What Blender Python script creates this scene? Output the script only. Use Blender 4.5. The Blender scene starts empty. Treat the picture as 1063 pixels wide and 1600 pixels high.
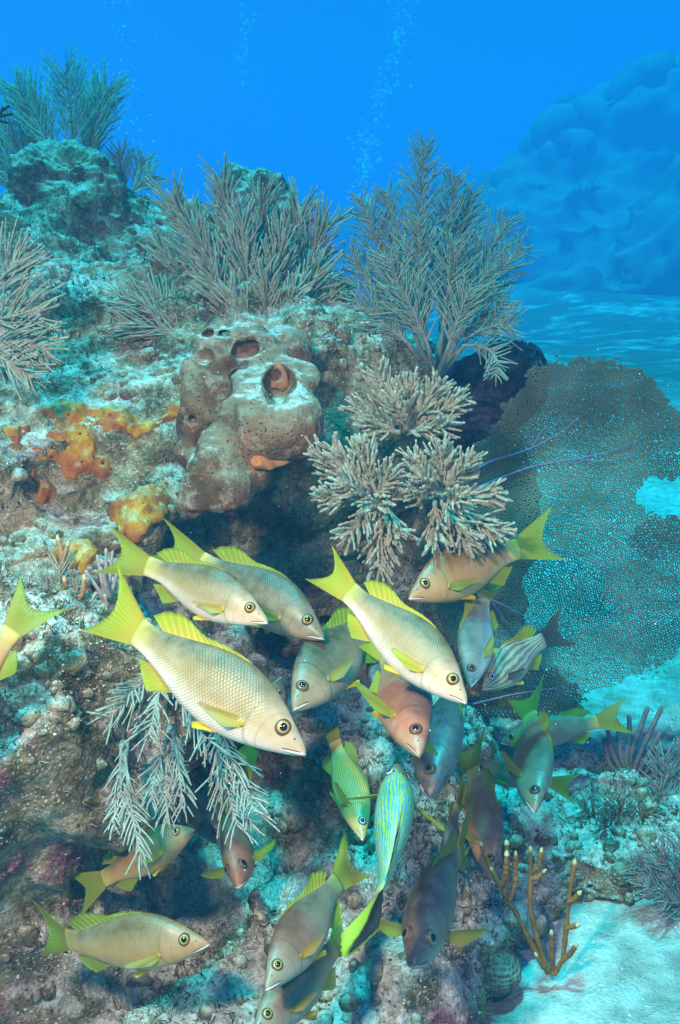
import bpy, math, random
import numpy as np
from mathutils import Vector, Matrix
from mathutils.bvhtree import BVHTree

R = math.radians
rng = np.random.default_rng(7)
random.seed(7)
scene = bpy.context.scene
col = scene.collection

# ------------------------------------------------------------------ camera
PITCH = R(15.0)
CAM = np.array((0.0, 0.0, 1.1))
FPX = 1386.0
FW = np.array((0.0, math.cos(PITCH), -math.sin(PITCH)))
RT = np.array((1.0, 0.0, 0.0))
UP = np.array((0.0, math.sin(PITCH), math.cos(PITCH)))
cd = bpy.data.cameras.new('camera')
cam = bpy.data.objects.new('camera', cd)
col.objects.link(cam)
cam.location = CAM
cam.rotation_euler = (R(90) - PITCH, 0, 0)
cd.sensor_fit = 'VERTICAL'
cd.sensor_height = 36.0
cd.lens = 36.0 * FPX / 1600.0
cd.clip_start = 0.02
cd.clip_end = 400.0
scene.camera = cam

def P(px, py, d):
    return CAM + d * (FW + RT * (px - 531.5) / FPX + UP * (800.0 - py) / FPX)
def PA(a):
    a = np.asarray(a, float)
    px, py, d = a[..., 0], a[..., 1], a[..., 2]
    return CAM + d[..., None] * (FW + RT * ((px - 531.5) / FPX)[..., None] + UP * ((800.0 - py) / FPX)[..., None])
def V(sx, sy, st):
    return RT * sx + UP * sy - FW * st

# ------------------------------------------------------------------ world, sun, strobes, exposure
SUN_EL, SUN_AZ = R(80), R(-120)          # azimuth measured from +Y (away from the viewer) towards +X
w = bpy.data.worlds.new('World')
scene.world = w
w.use_nodes = True
nt = w.node_tree
nt.nodes.clear()
wo = nt.nodes.new('ShaderNodeOutputWorld')
sky = nt.nodes.new('ShaderNodeTexSky')
sky.sky_type = 'NISHITA'
sky.sun_disc = False
sky.sun_elevation = SUN_EL
sky.sun_rotation = SUN_AZ
tint = nt.nodes.new('ShaderNodeMix'); tint.data_type = 'RGBA'; tint.blend_type = 'MULTIPLY'
tint.inputs['Factor'].default_value = 1.0
nt.links.new(sky.outputs[0], tint.inputs[6]); tint.inputs[7].default_value = (0.05, 0.55, 1.0, 1)
b1 = nt.nodes.new('ShaderNodeBackground'); b1.inputs[1].default_value = 0.06
nt.links.new(tint.outputs[2], b1.inputs[0])
tc = nt.nodes.new('ShaderNodeTexCoord'); sp = nt.nodes.new('ShaderNodeSeparateXYZ')
nt.links.new(tc.outputs['Generated'], sp.inputs[0])
mr = nt.nodes.new('ShaderNodeMapRange'); mr.inputs[1].default_value = -1; mr.inputs[2].default_value = 1
nt.links.new(sp.outputs[2], mr.inputs[0])
cr = nt.nodes.new('ShaderNodeValToRGB')
nt.links.new(mr.outputs[0], cr.inputs[0])
e = cr.color_ramp.elements
e[0].position = 0.0; e[0].color = (0.004, 0.05, 0.07, 1)
e[1].position = 1.0; e[1].color = (0.03, 0.80, 0.86, 1)
x = e.new(0.5); x.color = (0.006, 0.26, 0.56, 1)
x = e.new(0.62); x.color = (0.004, 0.20, 0.60, 1)
b2 = nt.nodes.new('ShaderNodeBackground'); b2.inputs[1].default_value = 0.24
nt.links.new(cr.outputs[0], b2.inputs[0])
ad = nt.nodes.new('ShaderNodeAddShader')
nt.links.new(b1.outputs[0], ad.inputs[0]); nt.links.new(b2.outputs[0], ad.inputs[1])
nt.links.new(ad.outputs[0], wo.inputs[0])

sl = bpy.data.lights.new('sun', 'SUN')
sl.energy = 5.0
sl.angle = R(5.0)                      # spread by the ruffled surface above
sl.color = (0.02, 0.99, 0.98)            # daylight after the water above has taken its red
so = bpy.data.objects.new('sun', sl); col.objects.link(so)
sd = Vector((math.sin(SUN_AZ) * math.cos(SUN_EL), math.cos(SUN_AZ) * math.cos(SUN_EL), math.sin(SUN_EL)))
so.rotation_euler = sd.to_track_quat('Z', 'Y').to_euler()
so.location = sd * 30

# the photographer's strobes, whose warm light the photograph shows on everything near
for nm, loc, aim, en, sz in (('strobe', P(531, 800, 0) + V(-0.42, 0.40, -0.02), P(240, 1140, 1.3), 84.0, 110),
                         ('strobe', P(531, 800, 0) + V(0.38, 0.42, -0.02), P(540, 960, 1.3), 25.0, 58)):
    L = bpy.data.lights.new(nm, 'SPOT')
    L.energy = en; L.color = (1.0, 0.85, 0.66); L.spot_size = R(sz); L.spot_blend = 0.8
    L.shadow_soft_size = 0.05
    o = bpy.data.objects.new(nm, L); col.objects.link(o)
    o.location = loc
    o.rotation_euler = Vector(loc - aim).to_track_quat('Z', 'Y').to_euler()

scene.view_settings.view_transform = 'Standard'
scene.view_settings.look = 'None'
scene.view_settings.exposure = 0.62
scene.view_settings.gamma = 1.0
cy = scene.cycles
cy.use_denoising = True
try:
    cy.denoiser = 'OPENIMAGEDENOISE'
except Exception:
    pass
cy.max_bounces = 6; cy.diffuse_bounces = 3; cy.glossy_bounces = 2; cy.transparent_max_bounces = 12
cy.transmission_bounces = 4; cy.volume_bounces = 1
cy.caustics_reflective = False; cy.caustics_refractive = False

# ------------------------------------------------------------------ helpers
def h3(ix, iy, iz, seed=0):
    n = (ix.astype(np.int64) * 374761393 + iy.astype(np.int64) * 668265263 + iz.astype(np.int64) * 2147483647 + seed * 974634777) & 0xffffffff
    n = ((n ^ (n >> 13)) * 1274126177) & 0xffffffff
    n = ((n ^ (n >> 16)) * 2246822519) & 0xffffffff
    return ((n ^ (n >> 15)) & 0xffffff) / float(0xffffff)
def vnoise(p, seed=0):
    """value noise in -1..1 at the points p (n,3)"""
    i = np.floor(p); f = p - i; f = f * f * f * (f * (f * 6 - 15) + 10); i = i.astype(np.int64)
    r = 0
    for dx in (0, 1):
        wx = f[:, 0] if dx else 1 - f[:, 0]
        for dy in (0, 1):
            wy = f[:, 1] if dy else 1 - f[:, 1]
            for dz in (0, 1):
                wz = f[:, 2] if dz else 1 - f[:, 2]
                r = r + wx * wy * wz * h3(i[:, 0] + dx, i[:, 1] + dy, i[:, 2] + dz, seed)
    return r * 2 - 1
def fbm(p, octs, seed=0):
    """octs: list of (frequency, amplitude)"""
    return sum(a * vnoise(p * f + 17.3 * k, seed + k) for k, (f, a) in enumerate(octs))

def mk_mesh(name, v, f, mat=None, uv=None, smooth=True):
    v = np.asarray(v, np.float32); me = bpy.data.meshes.new(name)
    fs = f if isinstance(f, list) else [f]
    fs = [np.asarray(q, np.int64) for q in fs if len(q)]
    loops = np.concatenate([q.ravel() for q in fs]).astype(np.int32)
    tot = np.concatenate([np.full(len(q), q.shape[1]) for q in fs]).astype(np.int32)
    st = np.concatenate(([0], np.cumsum(tot)[:-1])).astype(np.int32)
    me.vertices.add(len(v)); me.vertices.foreach_set('co', v.ravel())
    me.loops.add(len(loops)); me.loops.foreach_set('vertex_index', loops)
    me.polygons.add(len(tot)); me.polygons.foreach_set('loop_start', st)
    try:
        me.polygons.foreach_set('loop_total', tot)
    except Exception:
        pass
    if uv is not None:
        ul = me.uv_layers.new(name='UVMap')
        ul.data.foreach_set('uv', np.asarray(uv, np.float32)[loops].ravel())
    me.update(calc_edges=True)
    me.polygons.foreach_set('use_smooth', np.full(len(tot), smooth, bool))
    if mat: me.materials.append(mat)
    return me
def tag(o, label=None, cat=None, group=None, kind=None):
    if label: o['label'] = label
    if cat: o['category'] = cat
    if group: o['group'] = group
    if kind: o['kind'] = kind
    return o
def obj(name, v, f, mat, parent=None, uv=None, smooth=True, loc=None):
    """one mesh object; v is in world space unless it has a parent whose frame is given by loc"""
    v = np.asarray(v, float)
    if loc is not None: v = v - np.asarray(loc)
    o = bpy.data.objects.new(name, mk_mesh(name, v, f, mat, uv, smooth))
    col.objects.link(o)
    if parent is not None: o.parent = parent
    elif loc is not None: o.location = loc
    return o
def empty(name, loc, label, cat, group=None):
    o = bpy.data.objects.new(name, None); col.objects.link(o)
    o.location = loc; o.empty_display_size = 0.05
    return tag(o, label, cat, group)

def tubes(path, rad, m=5, cap=True):
    """path (n,k,3), rad (n,k): n tapered tubes in one vertex and face array"""
    path = np.asarray(path, float); n, k, _ = path.shape
    t = np.gradient(path, axis=1); t /= np.linalg.norm(t, axis=2, keepdims=True) + 1e-12
    ref = np.where(np.abs(t[:, :1, 2:3]) > 0.8, np.array((1.0, 0.13, 0.0)), np.array((0.07, 0.1, 1.0)))
    a = np.cross(t, np.broadcast_to(ref, t.shape)); a /= np.linalg.norm(a, axis=2, keepdims=True) + 1e-12
    b = np.cross(t, a)
    th = np.arange(m) * 2 * math.pi / m
    v = path[:, :, None] + rad[:, :, None, None] * (a[:, :, None] * np.cos(th)[:, None] + b[:, :, None] * np.sin(th)[:, None])
    idx = np.arange(n * k * m).reshape(n, k, m)
    q = np.stack((idx[:, :-1], np.roll(idx, -1, 2)[:, :-1], np.roll(idx, -1, 2)[:, 1:], idx[:, 1:]), -1).reshape(-1, 4)
    v = v.reshape(-1, 3)
    fs = [q]
    if cap:
        ti = len(v) + np.arange(n); tipv = path[:, -1] + t[:, -1] * rad[:, -1:] * 0.9
        v = np.concatenate((v, tipv))
        e_ = idx[:, -1]
        fs.append(np.stack((e_, np.roll(e_, -1, 1), np.broadcast_to(ti[:, None], e_.shape)), -1).reshape(-1, 3))
    return v, fs
def cat(parts):
    vs, qs, ts, n = [], [], [], 0
    for v, fs in parts:
        vs.append(v)
        for f in (fs if isinstance(fs, list) else [fs]):
            (qs if f.shape[1] == 4 else ts).append(np.asarray(f) + n)
        n += len(v)
    return np.concatenate(vs), [np.concatenate(x) for x in (qs, ts) if x]
def bez(a, b, bend, k):
    a, b, bend = (np.asarray(q, float) for q in (a, b, bend))
    t = np.linspace(0, 1, k)[:, None]; m = (a + b) / 2 + bend
    return (1 - t) ** 2 * a + 2 * t * (1 - t) * m + t * t * b
def poly(pts, k):
    """smooth resample of a polyline"""
    pts = np.asarray(pts, float); s = np.concatenate(([0], np.cumsum(np.linalg.norm(np.diff(pts, axis=0), axis=1))))
    u = np.linspace(0, s[-1], k); o_ = np.stack([np.interp(u, s, pts[:, j]) for j in range(pts.shape[1])], 1)
    for _ in range(2): o_[1:-1] = (o_[:-2] + 2 * o_[1:-1] + o_[2:]) / 4
    return o_

def surface_nets(d, org, h):
    s = d < 0
    C = [(i, j, k) for i in (0, 1) for j in (0, 1) for k in (0, 1)]
    def sl_(a, c): return a[c[0]:a.shape[0] - 1 + c[0], c[1]:a.shape[1] - 1 + c[1], c[2]:a.shape[2] - 1 + c[2]]
    cnt = np.zeros(tuple(x - 1 for x in d.shape), np.int8)
    for c in C: cnt += sl_(s, c)
    act = (cnt > 0) & (cnt < 8)
    ci = np.argwhere(act); n = len(ci)
    idx = np.full(act.shape, -1, np.int64); idx[act] = np.arange(n)
    pos = np.zeros((n, 3)); wt = np.zeros(n)
    for c in C:
        for ax in range(3):
            if c[ax]: continue
            c2 = list(c); c2[ax] = 1
            a = d[ci[:, 0] + c[0], ci[:, 1] + c[1], ci[:, 2] + c[2]]
            b = d[ci[:, 0] + c2[0], ci[:, 1] + c2[1], ci[:, 2] + c2[2]]
            m = (a < 0) != (b < 0)
            t = np.where(m, a / np.where(m, a - b, 1), 0)
            q = np.zeros((n, 3)) + np.array(c, float); q[:, ax] += t
            pos[m] += q[m]; wt[m] += 1
    v = (ci + pos / wt[:, None]) * h + np.asarray(org)
    faces = []
    for ax in range(3):
        o1, o2 = (ax + 1) % 3, (ax + 2) % 3
        sa = [slice(1, -1)] * 3; sb = [slice(1, -1)] * 3
        sa[ax] = slice(0, -1); sb[ax] = slice(1, None)
        A, B = s[tuple(sa)], s[tuple(sb)]
        g = np.argwhere(A != B)
        if not len(g): continue
        fl = A[tuple(g.T)]
        g = g.copy(); g[:, o1] += 1; g[:, o2] += 1
        def ce(a, b):
            q = g.copy(); q[:, o1] += a; q[:, o2] += b
            return idx[tuple(q.T)]
        f = np.stack((ce(-1, -1), ce(0, -1), ce(0, 0), ce(-1, 0)), 1)
        f[~fl] = f[~fl][:, ::-1]
        faces.append(f)
    return v, np.concatenate(faces)
def smin(a, b, k):
    h_ = np.maximum(k - np.abs(a - b), 0) / k
    return np.minimum(a, b) - h_ * h_ * k * 0.25
class Field:
    def __init__(self, lo, hi, h):
        self.lo = np.array(lo, float); self.h = h
        self.n = np.ceil((np.array(hi) - self.lo) / h).astype(int) + 1
        self.d = np.full(tuple(self.n), 1.0, np.float32)
    def blob(self, c, r, k=0.1, carve=False):
        c = np.asarray(c, float); r = np.broadcast_to(np.asarray(r, float), (3,))
        i0 = np.maximum(np.floor((c - r - k * 1.2 - self.lo) / self.h).astype(int), 0)
        i1 = np.minimum(np.ceil((c + r + k * 1.2 - self.lo) / self.h).astype(int) + 1, self.n)
        if (i1 <= i0).any(): return
        ax = [(np.arange(i0[j], i1[j]) * self.h + self.lo[j] - c[j]).astype(np.float32) for j in range(3)]
        X, Y, Z = np.meshgrid(*ax, indexing='ij', sparse=True)
        q = np.sqrt((X / r[0]) ** 2 + (Y / r[1]) ** 2 + (Z / r[2]) ** 2)
        q = (q - 1) * float(r.min())
        w_ = tuple(slice(i0[j], i1[j]) for j in range(3))
        self.d[w_] = -smin(-self.d[w_], q, k) if carve else smin(self.d[w_], q, k)
    def cut(self, p, n, k=0.01):
        n = np.asarray(n, float); n = n / np.linalg.norm(n); p = np.asarray(p)
        ax = [(np.arange(self.n[j]) * self.h + self.lo[j] - p[j]).astype(np.float32) * float(n[j]) for j in range(3)]
        X, Y, Z = np.meshgrid(*ax, indexing='ij', sparse=True)
        self.d = -smin(-self.d, -(X + Y + Z), k)
    def mesh(self):
        return surface_nets(self.d, self.lo, self.h)
def vnormals(v, f):
    n = np.zeros_like(v)
    fn = np.cross(v[f[:, 2]] - v[f[:, 0]], v[f[:, 3 if f.shape[1] == 4 else 1]] - v[f[:, 1 if f.shape[1] == 4 else 0]])
    for j in range(f.shape[1]): np.add.at(n, f[:, j], fn)
    return n / (np.linalg.norm(n, axis=1, keepdims=True) + 1e-12)

# ------------------------------------------------------------------ node helpers
class Mat:
    def __init__(s, name):
        s.m = bpy.data.materials.new(name); s.m.use_nodes = True
        s.t = s.m.node_tree; s.b = s.t.nodes['Principled BSDF']; s.out = s.t.nodes['Material Output']
    def n(s, ty, **kw):
        q = s.t.nodes.new(ty)
        for k, v_ in kw.items(): setattr(q, k, v_)
        return q
    def set(s, sock, v_):
        if hasattr(v_, 'is_linked') or isinstance(v_, bpy.types.NodeSocket): s.t.links.new(v_, sock)
        elif isinstance(v_, (tuple, list)) and len(v_) == 3 and sock.type == 'RGBA': sock.default_value = (*v_, 1)
        else: sock.default_value = v_
    def coord(s, which='Object'): return s.n('ShaderNodeTexCoord').outputs[which]
    def noise(s, co, scale, detail=4, rough=0.55, dist=0.0, out=0):
        q = s.n('ShaderNodeTexNoise'); s.set(q.inputs['Vector'], co)
        q.inputs['Scale'].default_value = scale; q.inputs['Detail'].default_value = detail
        q.inputs['Roughness'].default_value = rough; q.inputs['Distortion'].default_value = dist
        return q.outputs[out]
    def vor(s, co, scale, feature='F1', out='Distance', rand=1.0):
        q = s.n('ShaderNodeTexVoronoi', feature=feature); s.set(q.inputs['Vector'], co)
        q.inputs['Scale'].default_value = scale; q.inputs['Randomness'].default_value = rand
        return q.outputs[out]
    def ramp(s, fac, stops):
        q = s.n('ShaderNodeValToRGB'); s.set(q.inputs[0], fac); el = q.color_ramp.elements
        while len(el) > 1: el.remove(el[-1])
        for i, (p, c) in enumerate(stops):
            c = (c, c, c) if isinstance(c, (int, float)) else c
            x_ = el[0] if i == 0 else el.new(p)
            x_.position = p; x_.color = (*c, 1)
        return q.outputs[0]
    def math(s, op, a, b=0.0, c=0.0, clamp=False):
        q = s.n('ShaderNodeMath', operation=op, use_clamp=clamp)
        for i, v_ in enumerate((a, b, c)): s.set(q.inputs[i], v_)
        return q.outputs[0]
    def rng(s, v_, a, b, c=0.0, d=1.0):
        q = s.n('ShaderNodeMapRange'); s.set(q.inputs[0], v_)
        for i, x_ in enumerate((a, b, c, d)): q.inputs[i + 1].default_value = x_
        return q.outputs[0]
    def mix(s, fac, a, b, mode='MIX'):
        q = s.n('ShaderNodeMix', data_type='RGBA', blend_type=mode)
        s.set(q.inputs[0], fac); s.set(q.inputs[6], a); s.set(q.inputs[7], b)
        return q.outputs[2]
    def sep(s, v_):
        q = s.n('ShaderNodeSeparateXYZ'); s.set(q.inputs[0], v_); return q.outputs
    def comb(s, a, b, c=0.0):
        q = s.n('ShaderNodeCombineXYZ')
        for i, v_ in enumerate((a, b, c)): s.set(q.inputs[i], v_)
        return q.outputs[0]
    def bump(s, h_, strength=0.5, dist=0.01, nrm=None):
        q = s.n('ShaderNodeBump'); q.inputs['Strength'].default_value = strength; q.inputs['Distance'].default_value = dist
        s.set(q.inputs['Height'], h_)
        if nrm is not None: s.set(q.inputs['Normal'], nrm)
        return q.outputs[0]
    def fin(s, color, rough=0.8, spec=0.3, normal=None):
        s.set(s.b.inputs['Base Color'], color); s.set(s.b.inputs['Roughness'], rough)
        s.b.inputs['Specular IOR Level'].default_value = spec
        if normal is not None: s.set(s.b.inputs['Normal'], normal)
        return s.m
    def translucent(s, color, f, normal=None):
        tr = s.n('ShaderNodeBsdfTranslucent'); s.set(tr.inputs[0], color)
        mx = s.n('ShaderNodeMixShader'); mx.inputs[0].default_value = f
        s.t.links.new(s.b.outputs[0], mx.inputs[1]); s.t.links.new(tr.outputs[0], mx.inputs[2])
        s.t.links.new(mx.outputs[0], s.out.inputs[0])

def reef_material(name, dust=1.0, pink=0.55, dark=1.0, speck=1.0, seed=0.0, off=0.0):
    M = Mat(name); co = M.coord('Object')
    mp = M.n('ShaderNodeMapping'); M.set(mp.inputs[0], co); mp.inputs['Location'].default_value = (seed, seed * 1.7, 0); co = mp.outputs[0]
    n1 = M.noise(co, 3.2, 5, 0.6); n2 = M.noise(co, 15, 7, 0.65); n3 = M.noise(co, 70, 6, 0.7); n4 = M.noise(co, 7.0, 6, 0.62, 0.6)
    base = M.ramp(n2, [(0.32, (0.022 * dark, 0.018 * dark, 0.013 * dark)), (0.43, (0.12 * dark, 0.095 * dark, 0.05 * dark)),
                       (0.52, (0.30, 0.235, 0.13)), (0.64, (0.52, 0.45, 0.33))])
    turf = M.ramp(n3, [(0.35, (0.03, 0.03, 0.01)), (0.52, (0.24, 0.19, 0.08)), (0.66, (0.58, 0.50, 0.37))])
    base = M.mix(0.45, base, turf)
    pk = M.ramp(M.math('ADD', M.math('MULTIPLY', n4, 0.7), M.math('MULTIPLY', n3, 0.3)), [(pink, 0.0), (pink + 0.05, 1.0)])
    base = M.mix(M.math('MULTIPLY', pk, 0.85), base, M.ramp(n3, [(0.38, (0.09, 0.012, 0.025)), (0.6, (0.30, 0.09, 0.13)), (0.72, (0.55, 0.36, 0.36))]))
    # sediment lies on what faces up
    nz = M.sep(M.n('ShaderNodeNewGeometry').outputs['Normal'])[2]
    ds = M.math('ADD', M.math('MULTIPLY', nz, 0.62), M.math('ADD', M.math('MULTIPLY', n2, 0.75), M.math('MULTIPLY', n1, 0.55)))
    dm = M.math('MULTIPLY', M.rng(ds, 1.0 - off, 1.26 - off), dust, clamp=True)
    gr = M.ramp(n3, [(0.30, (0.22, 0.20, 0.15)), (0.46, (0.52, 0.49, 0.40)), (0.6, (0.76, 0.73, 0.64))])
    base = M.mix(dm, base, gr)
    # shell grit and calcareous specks
    vc = M.sep(M.n('ShaderNodeSeparateColor').outputs[0]) if False else None
    vq = M.n('ShaderNodeTexVoronoi'); M.set(vq.inputs['Vector'], co); vq.inputs['Scale'].default_value = 210
    sc = M.n('ShaderNodeSeparateColor'); M.set(sc.inputs[0], vq.outputs['Color'])
    sm = M.math('MULTIPLY', M.rng(sc.outputs[0], 0.70, 0.74), M.rng(vq.outputs['Distance'], 0.50, 0.32))
    sm = M.math('MULTIPLY', sm, M.math('MULTIPLY', M.rng(M.noise(co, 9, 4), 0.42, 0.58), speck * .55), clamp=True)
    base = M.mix(sm, base, M.mix(sc.outputs[1], (0.42, 0.34, 0.27), (0.80, 0.77, 0.70)))
    dk = M.math('MULTIPLY', M.math('MULTIPLY', M.rng(sc.outputs[2], 0.74, 0.8), M.rng(n3, .35, .55)), 0.45)
    base = M.mix(dk, base, (0.02, 0.018, 0.012))
    hgt = M.math('ADD', M.math('MULTIPLY', n2, 0.6), M.math('ADD', M.math('MULTIPLY', n3, 0.45), M.math('MULTIPLY', vq.outputs['Distance'], -0.12)))
    return M.fin(base, 0.95, 0.15, M.bump(hgt, 1.0, 0.022))

MAT_REEF = reef_material('reef_rock', 1.0, 0.59, 0.6, 1.0, 0, -.04)
MAT_LOW = reef_material('rubble_rock', 0.85, 0.535, 1.0, 1.6, 3.1, .12)
MAT_BOULDER = reef_material('boulder_rock', 0.7, 0.66, 0.35, 0.3, 5.3)

def sand_material():
    M = Mat('sand'); co = M.coord('Object')
    n1 = M.noise(co, 2.2, 5); n2 = M.noise(co, 22, 6, 0.65); n3 = M.noise(co, 160, 4, 0.7)
    c = M.ramp(n2, [(0.3, (0.34, 0.315, 0.26)), (0.44, (0.58, 0.55, 0.48)), (0.58, (0.74, 0.71, 0.64)), (0.72, (0.82, 0.80, 0.74))])
    c = M.mix(M.rng(M.math('ADD', M.math('MULTIPLY', n1, .7), M.math('MULTIPLY', M.noise(co, 9, 5, .7), .3)), 0.47, 0.60, 0, 0.7), c, M.mix(n2, (0.10, 0.09, 0.05), (0.36, 0.32, 0.22)))
    c = M.mix(M.rng(n3, 0.62, 0.66, 0, 0.5), c, (0.25, 0.2, 0.15))
    far = M.math('MULTIPLY', M.rng(M.sep(co)[1], 5.0, 9.0), M.rng(M.math('ADD', M.math('MULTIPLY', M.noise(co, .55, 5, .6), .6), M.math('MULTIPLY', M.noise(co, 2.4, 6, .7), .4)), .36, .50))
    c = M.mix(M.math('MULTIPLY', far, .9), c, M.mix(n2, (.02, .025, .012), (.17, .17, .11)))      # low hard bottom grown over with algae
    hh = M.math('ADD', n2, M.math('MULTIPLY', n3, 0.5))
    return M.fin(c, 0.95, 0.1, M.bump(hh, 1.0, 0.02))
MAT_SAND = sand_material()

# ------------------------------------------------------------------ seabed
def seabed():
    xs = np.concatenate((-np.geomspace(130, 3.2, 36), np.linspace(-3.0, 3.5, 330), np.geomspace(3.7, 130, 36)))
    ys = np.concatenate((-np.geomspace(60, 0.4, 12), np.linspace(-0.2, 4.2, 240), np.geomspace(4.3, 150, 70)))
    X, Y = np.meshgrid(xs, ys, indexing='ij')
    p = np.stack((X.ravel(), Y.ravel(), np.zeros(X.size)), 1)
    z = fbm(p, [(0.9, 0.05), (2.3, 0.024), (6, 0.016), (13, .010), (24, 0.006), (50, 0.0028)], 3)
    far = np.clip((p[:, 1] - 6) / 20, 0, 1)
    z += far * fbm(p, [(0.12, 0.7), (0.4, 0.25)], 9)
    p[:, 2] = z
    idx = np.arange(X.size).reshape(X.shape)
    f = np.stack((idx[:-1, :-1], idx[1:, :-1], idx[1:, 1:], idx[:-1, 1:]), -1).reshape(-1, 4)
    return tag(obj('seabed', p, f, MAT_SAND), kind='structure')
seabed()

# ------------------------------------------------------------------ reef terrain
REEF = [  # px, py, depth, radius
    (390, 660, 2.12, .40), (590, 650, 2.38, .20), (520, 840, 2.3, .24), (390, 900, 2.25, .22), (250, 620, 2.2, .36),
    (110, 590, 2.35, .36), (0, 540, 2.6, .36), (-170, 680, 2.1, .42), (110, 530, 2.85, .36), (300, 520, 2.8, .34), (470, 540, 2.7, .24),
    (590, 610, 2.5, .14), (680, 740, 2.35, .17), (640, 860, 2.3, .16), (250, 420, 2.9, .15), (40, 450, 2.9, .22), (150, 450, 2.75, .22),
    (-150, 480, 3.0, .34), (-300, 560, 2.6, .4), (70, 400, 2.75, .12), (190, 370, 2.85, .10),
    (60, 780, 1.95, .31), (190, 760, 1.88, .24), (-150, 850, 1.7, .38), (210, 850, 1.72, .13), (20, 700, 1.9, .12), (130, 620, 1.95, .13), (190, 560, 1.95, .1),
    (60, 1095, 1.35, .185), (150, 1090, 1.42, .10), (-110, 1110, 1.30, .24), (20, 1230, 1.44, .19), (120, 1190, 1.42, .12), (60, 1180, 1.36, .14), (60, 1420, 1.6, .25), (-120, 1400, 1.5, .3), (200, 1490, 1.68, .2),
    (170, 930, 1.75, .2), (310, 1080, 1.9, .2), (190, 1190, 1.75, .2),
    (330, 1240, 2.1, .22), (430, 1560, 1.72, .25), (330, 1480, 1.75, .2), (560, 1240, 1.85, .22), (660, 1260, 1.95, .2), (480, 1180, 1.85, .14), (700, 1160, 1.9, .1),
    (620, 1440, 1.85, .24), (760, 1370, 2.1, .3), (880, 1350, 2.2, .34), (500, 1430, 1.8, .22),
    (720, 1520, 1.75, .18), (960, 1290, 2.3, .22), (1000, 1340, 2.4, .34),
    (700, 900, 2.45, .2), (740, 800, 2.5, .18), (690, 1000, 2.3, .13), (730, 1010, 2.45, .13),
    (340, 1510, 1.62, .19), (450, 1500, 1.68, .2), (230, 1570, 1.5, .16), (390, 1620, 1.48, .14), (150, 1530, 1.5, .17), (560, 1560, 1.6, .13), (640, 1480, 1.72, .17),
    (300, 1640, 1.52, (.28, .2, .14)), (520, 1600, 1.62, (.26, .2, .13)), (640, 1540, 1.66, (.2, .2, .12)), (120, 1620, 1.5, (.25, .2, .15)), (420, 1640, 1.5, (.25, .15, .11)), (580, 1660, 1.52, (.2, .16, .10)),
    (690, 1600, 1.6, (.16, .14, .07)),
]
def reef():
    F = Field((-2.3, 0.75, -0.25), (1.35, 3.6, 1.95), 0.0125)
    for px, py, d, r in REEF: F.blob(P(px, py, d), r, 0.11)
    for i, (px, py, rx, rz) in enumerate(((700, 1300, .16, .16), (780, 1290, .15, .12), (860, 1262, .16, .13), (930, 1250, .14, .10), (760, 1375, .15, .10), (835, 1350, .11, .06), (680, 1430, .14, .11),
            (720, 1490, .10, .06), (620, 1500, .13, .10), (560, 1545, .12, .10), (650, 1575, .11, .05), (480, 1580, .12, .09), (380, 1560, .12, .10), (300, 1590, .12, .08), (950, 1300, .15, .10), (890, 1310, .14, .10),
            (690, 1220, .16, .2), (990, 1270, .13, .09), (640, 1360, .15, .2), (560, 1440, .14, .15), (1030, 1330, .14, .07))):
        p = P(px, py, 1.0) - CAM; p = CAM + p * (-(CAM[2] - rz * .6) / p[2]); p[2] = 0
        F.blob(p, (rx, rx * .9, rz), .05)
    # the cave under the left shoulder and the gap one sees the sand through
    F.blob(P(330, 1270, 1.62), (.15, .22, .10), 0.05, True)
    F.blob(P(430, 880, 1.78), (.20, .22, .12), .06, True); F.blob(P(340, 870, 1.66), (.10, .2, .08), .06, True)
    F.blob(P(300, 1210, 1.55), (.12, .2, .08), 0.05, True)
    for d in (1.5, 1.7, 1.9, 2.1, 2.3, 2.5, 2.7, 2.9, 3.1):
        F.blob(P(425, 1012, d), .050 + .016 * d, 0.04, True); F.blob(P(560, 1050, d), .05 + .018 * d, 0.04, True)
    v, f = F.mesh()
    n = vnormals(v, f)
    v = v + n * fbm(v, [(2.6, .06), (5.5, .048), (12, .024), (30, .010), (60, .005)], 5)[:, None]
    n = vnormals(v, f)
    v = v + n * (np.abs(vnoise(v * 7, 31)) * -.04 + np.abs(vnoise(v * 24, 33)) * -.012 + .012)[:, None]
    o = obj('reef', v, f, MAT_REEF)
    o.data.materials.append(MAT_LOW)
    cz = v[f].mean(1); low = (cz[:, 2] + 0.12 * vnoise(cz * 4, 77) < 0.52)
    o.data.polygons.foreach_set('material_index', low.astype(np.int32))
    tag(o, kind='structure')
    return v, f
RV, RF = reef()
SAND_OBJ = bpy.data.objects['seabed']
BV = BVHTree.FromPolygons([tuple(q) for q in RV], [tuple(q) for q in RF])
def hit(px, py, back=0.0, fallback=2.0):
    """where the line of sight through a pixel meets the reef"""
    dr = P(px, py, 1) - CAM
    h_ = BV.ray_cast(Vector(CAM), Vector(dr), 30)
    if h_[0] is None:
        t = -CAM[2] / dr[2] if dr[2] < -1e-3 else 99
        t = t if t < fallback * 1.6 else fallback
        return CAM + dr * (t + back), np.array((0, 0, 1.0)), t
    d = float(np.dot(np.array(h_[0]) - CAM, FW))
    return CAM + dr * (d + back), np.array(h_[1]), d

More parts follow.
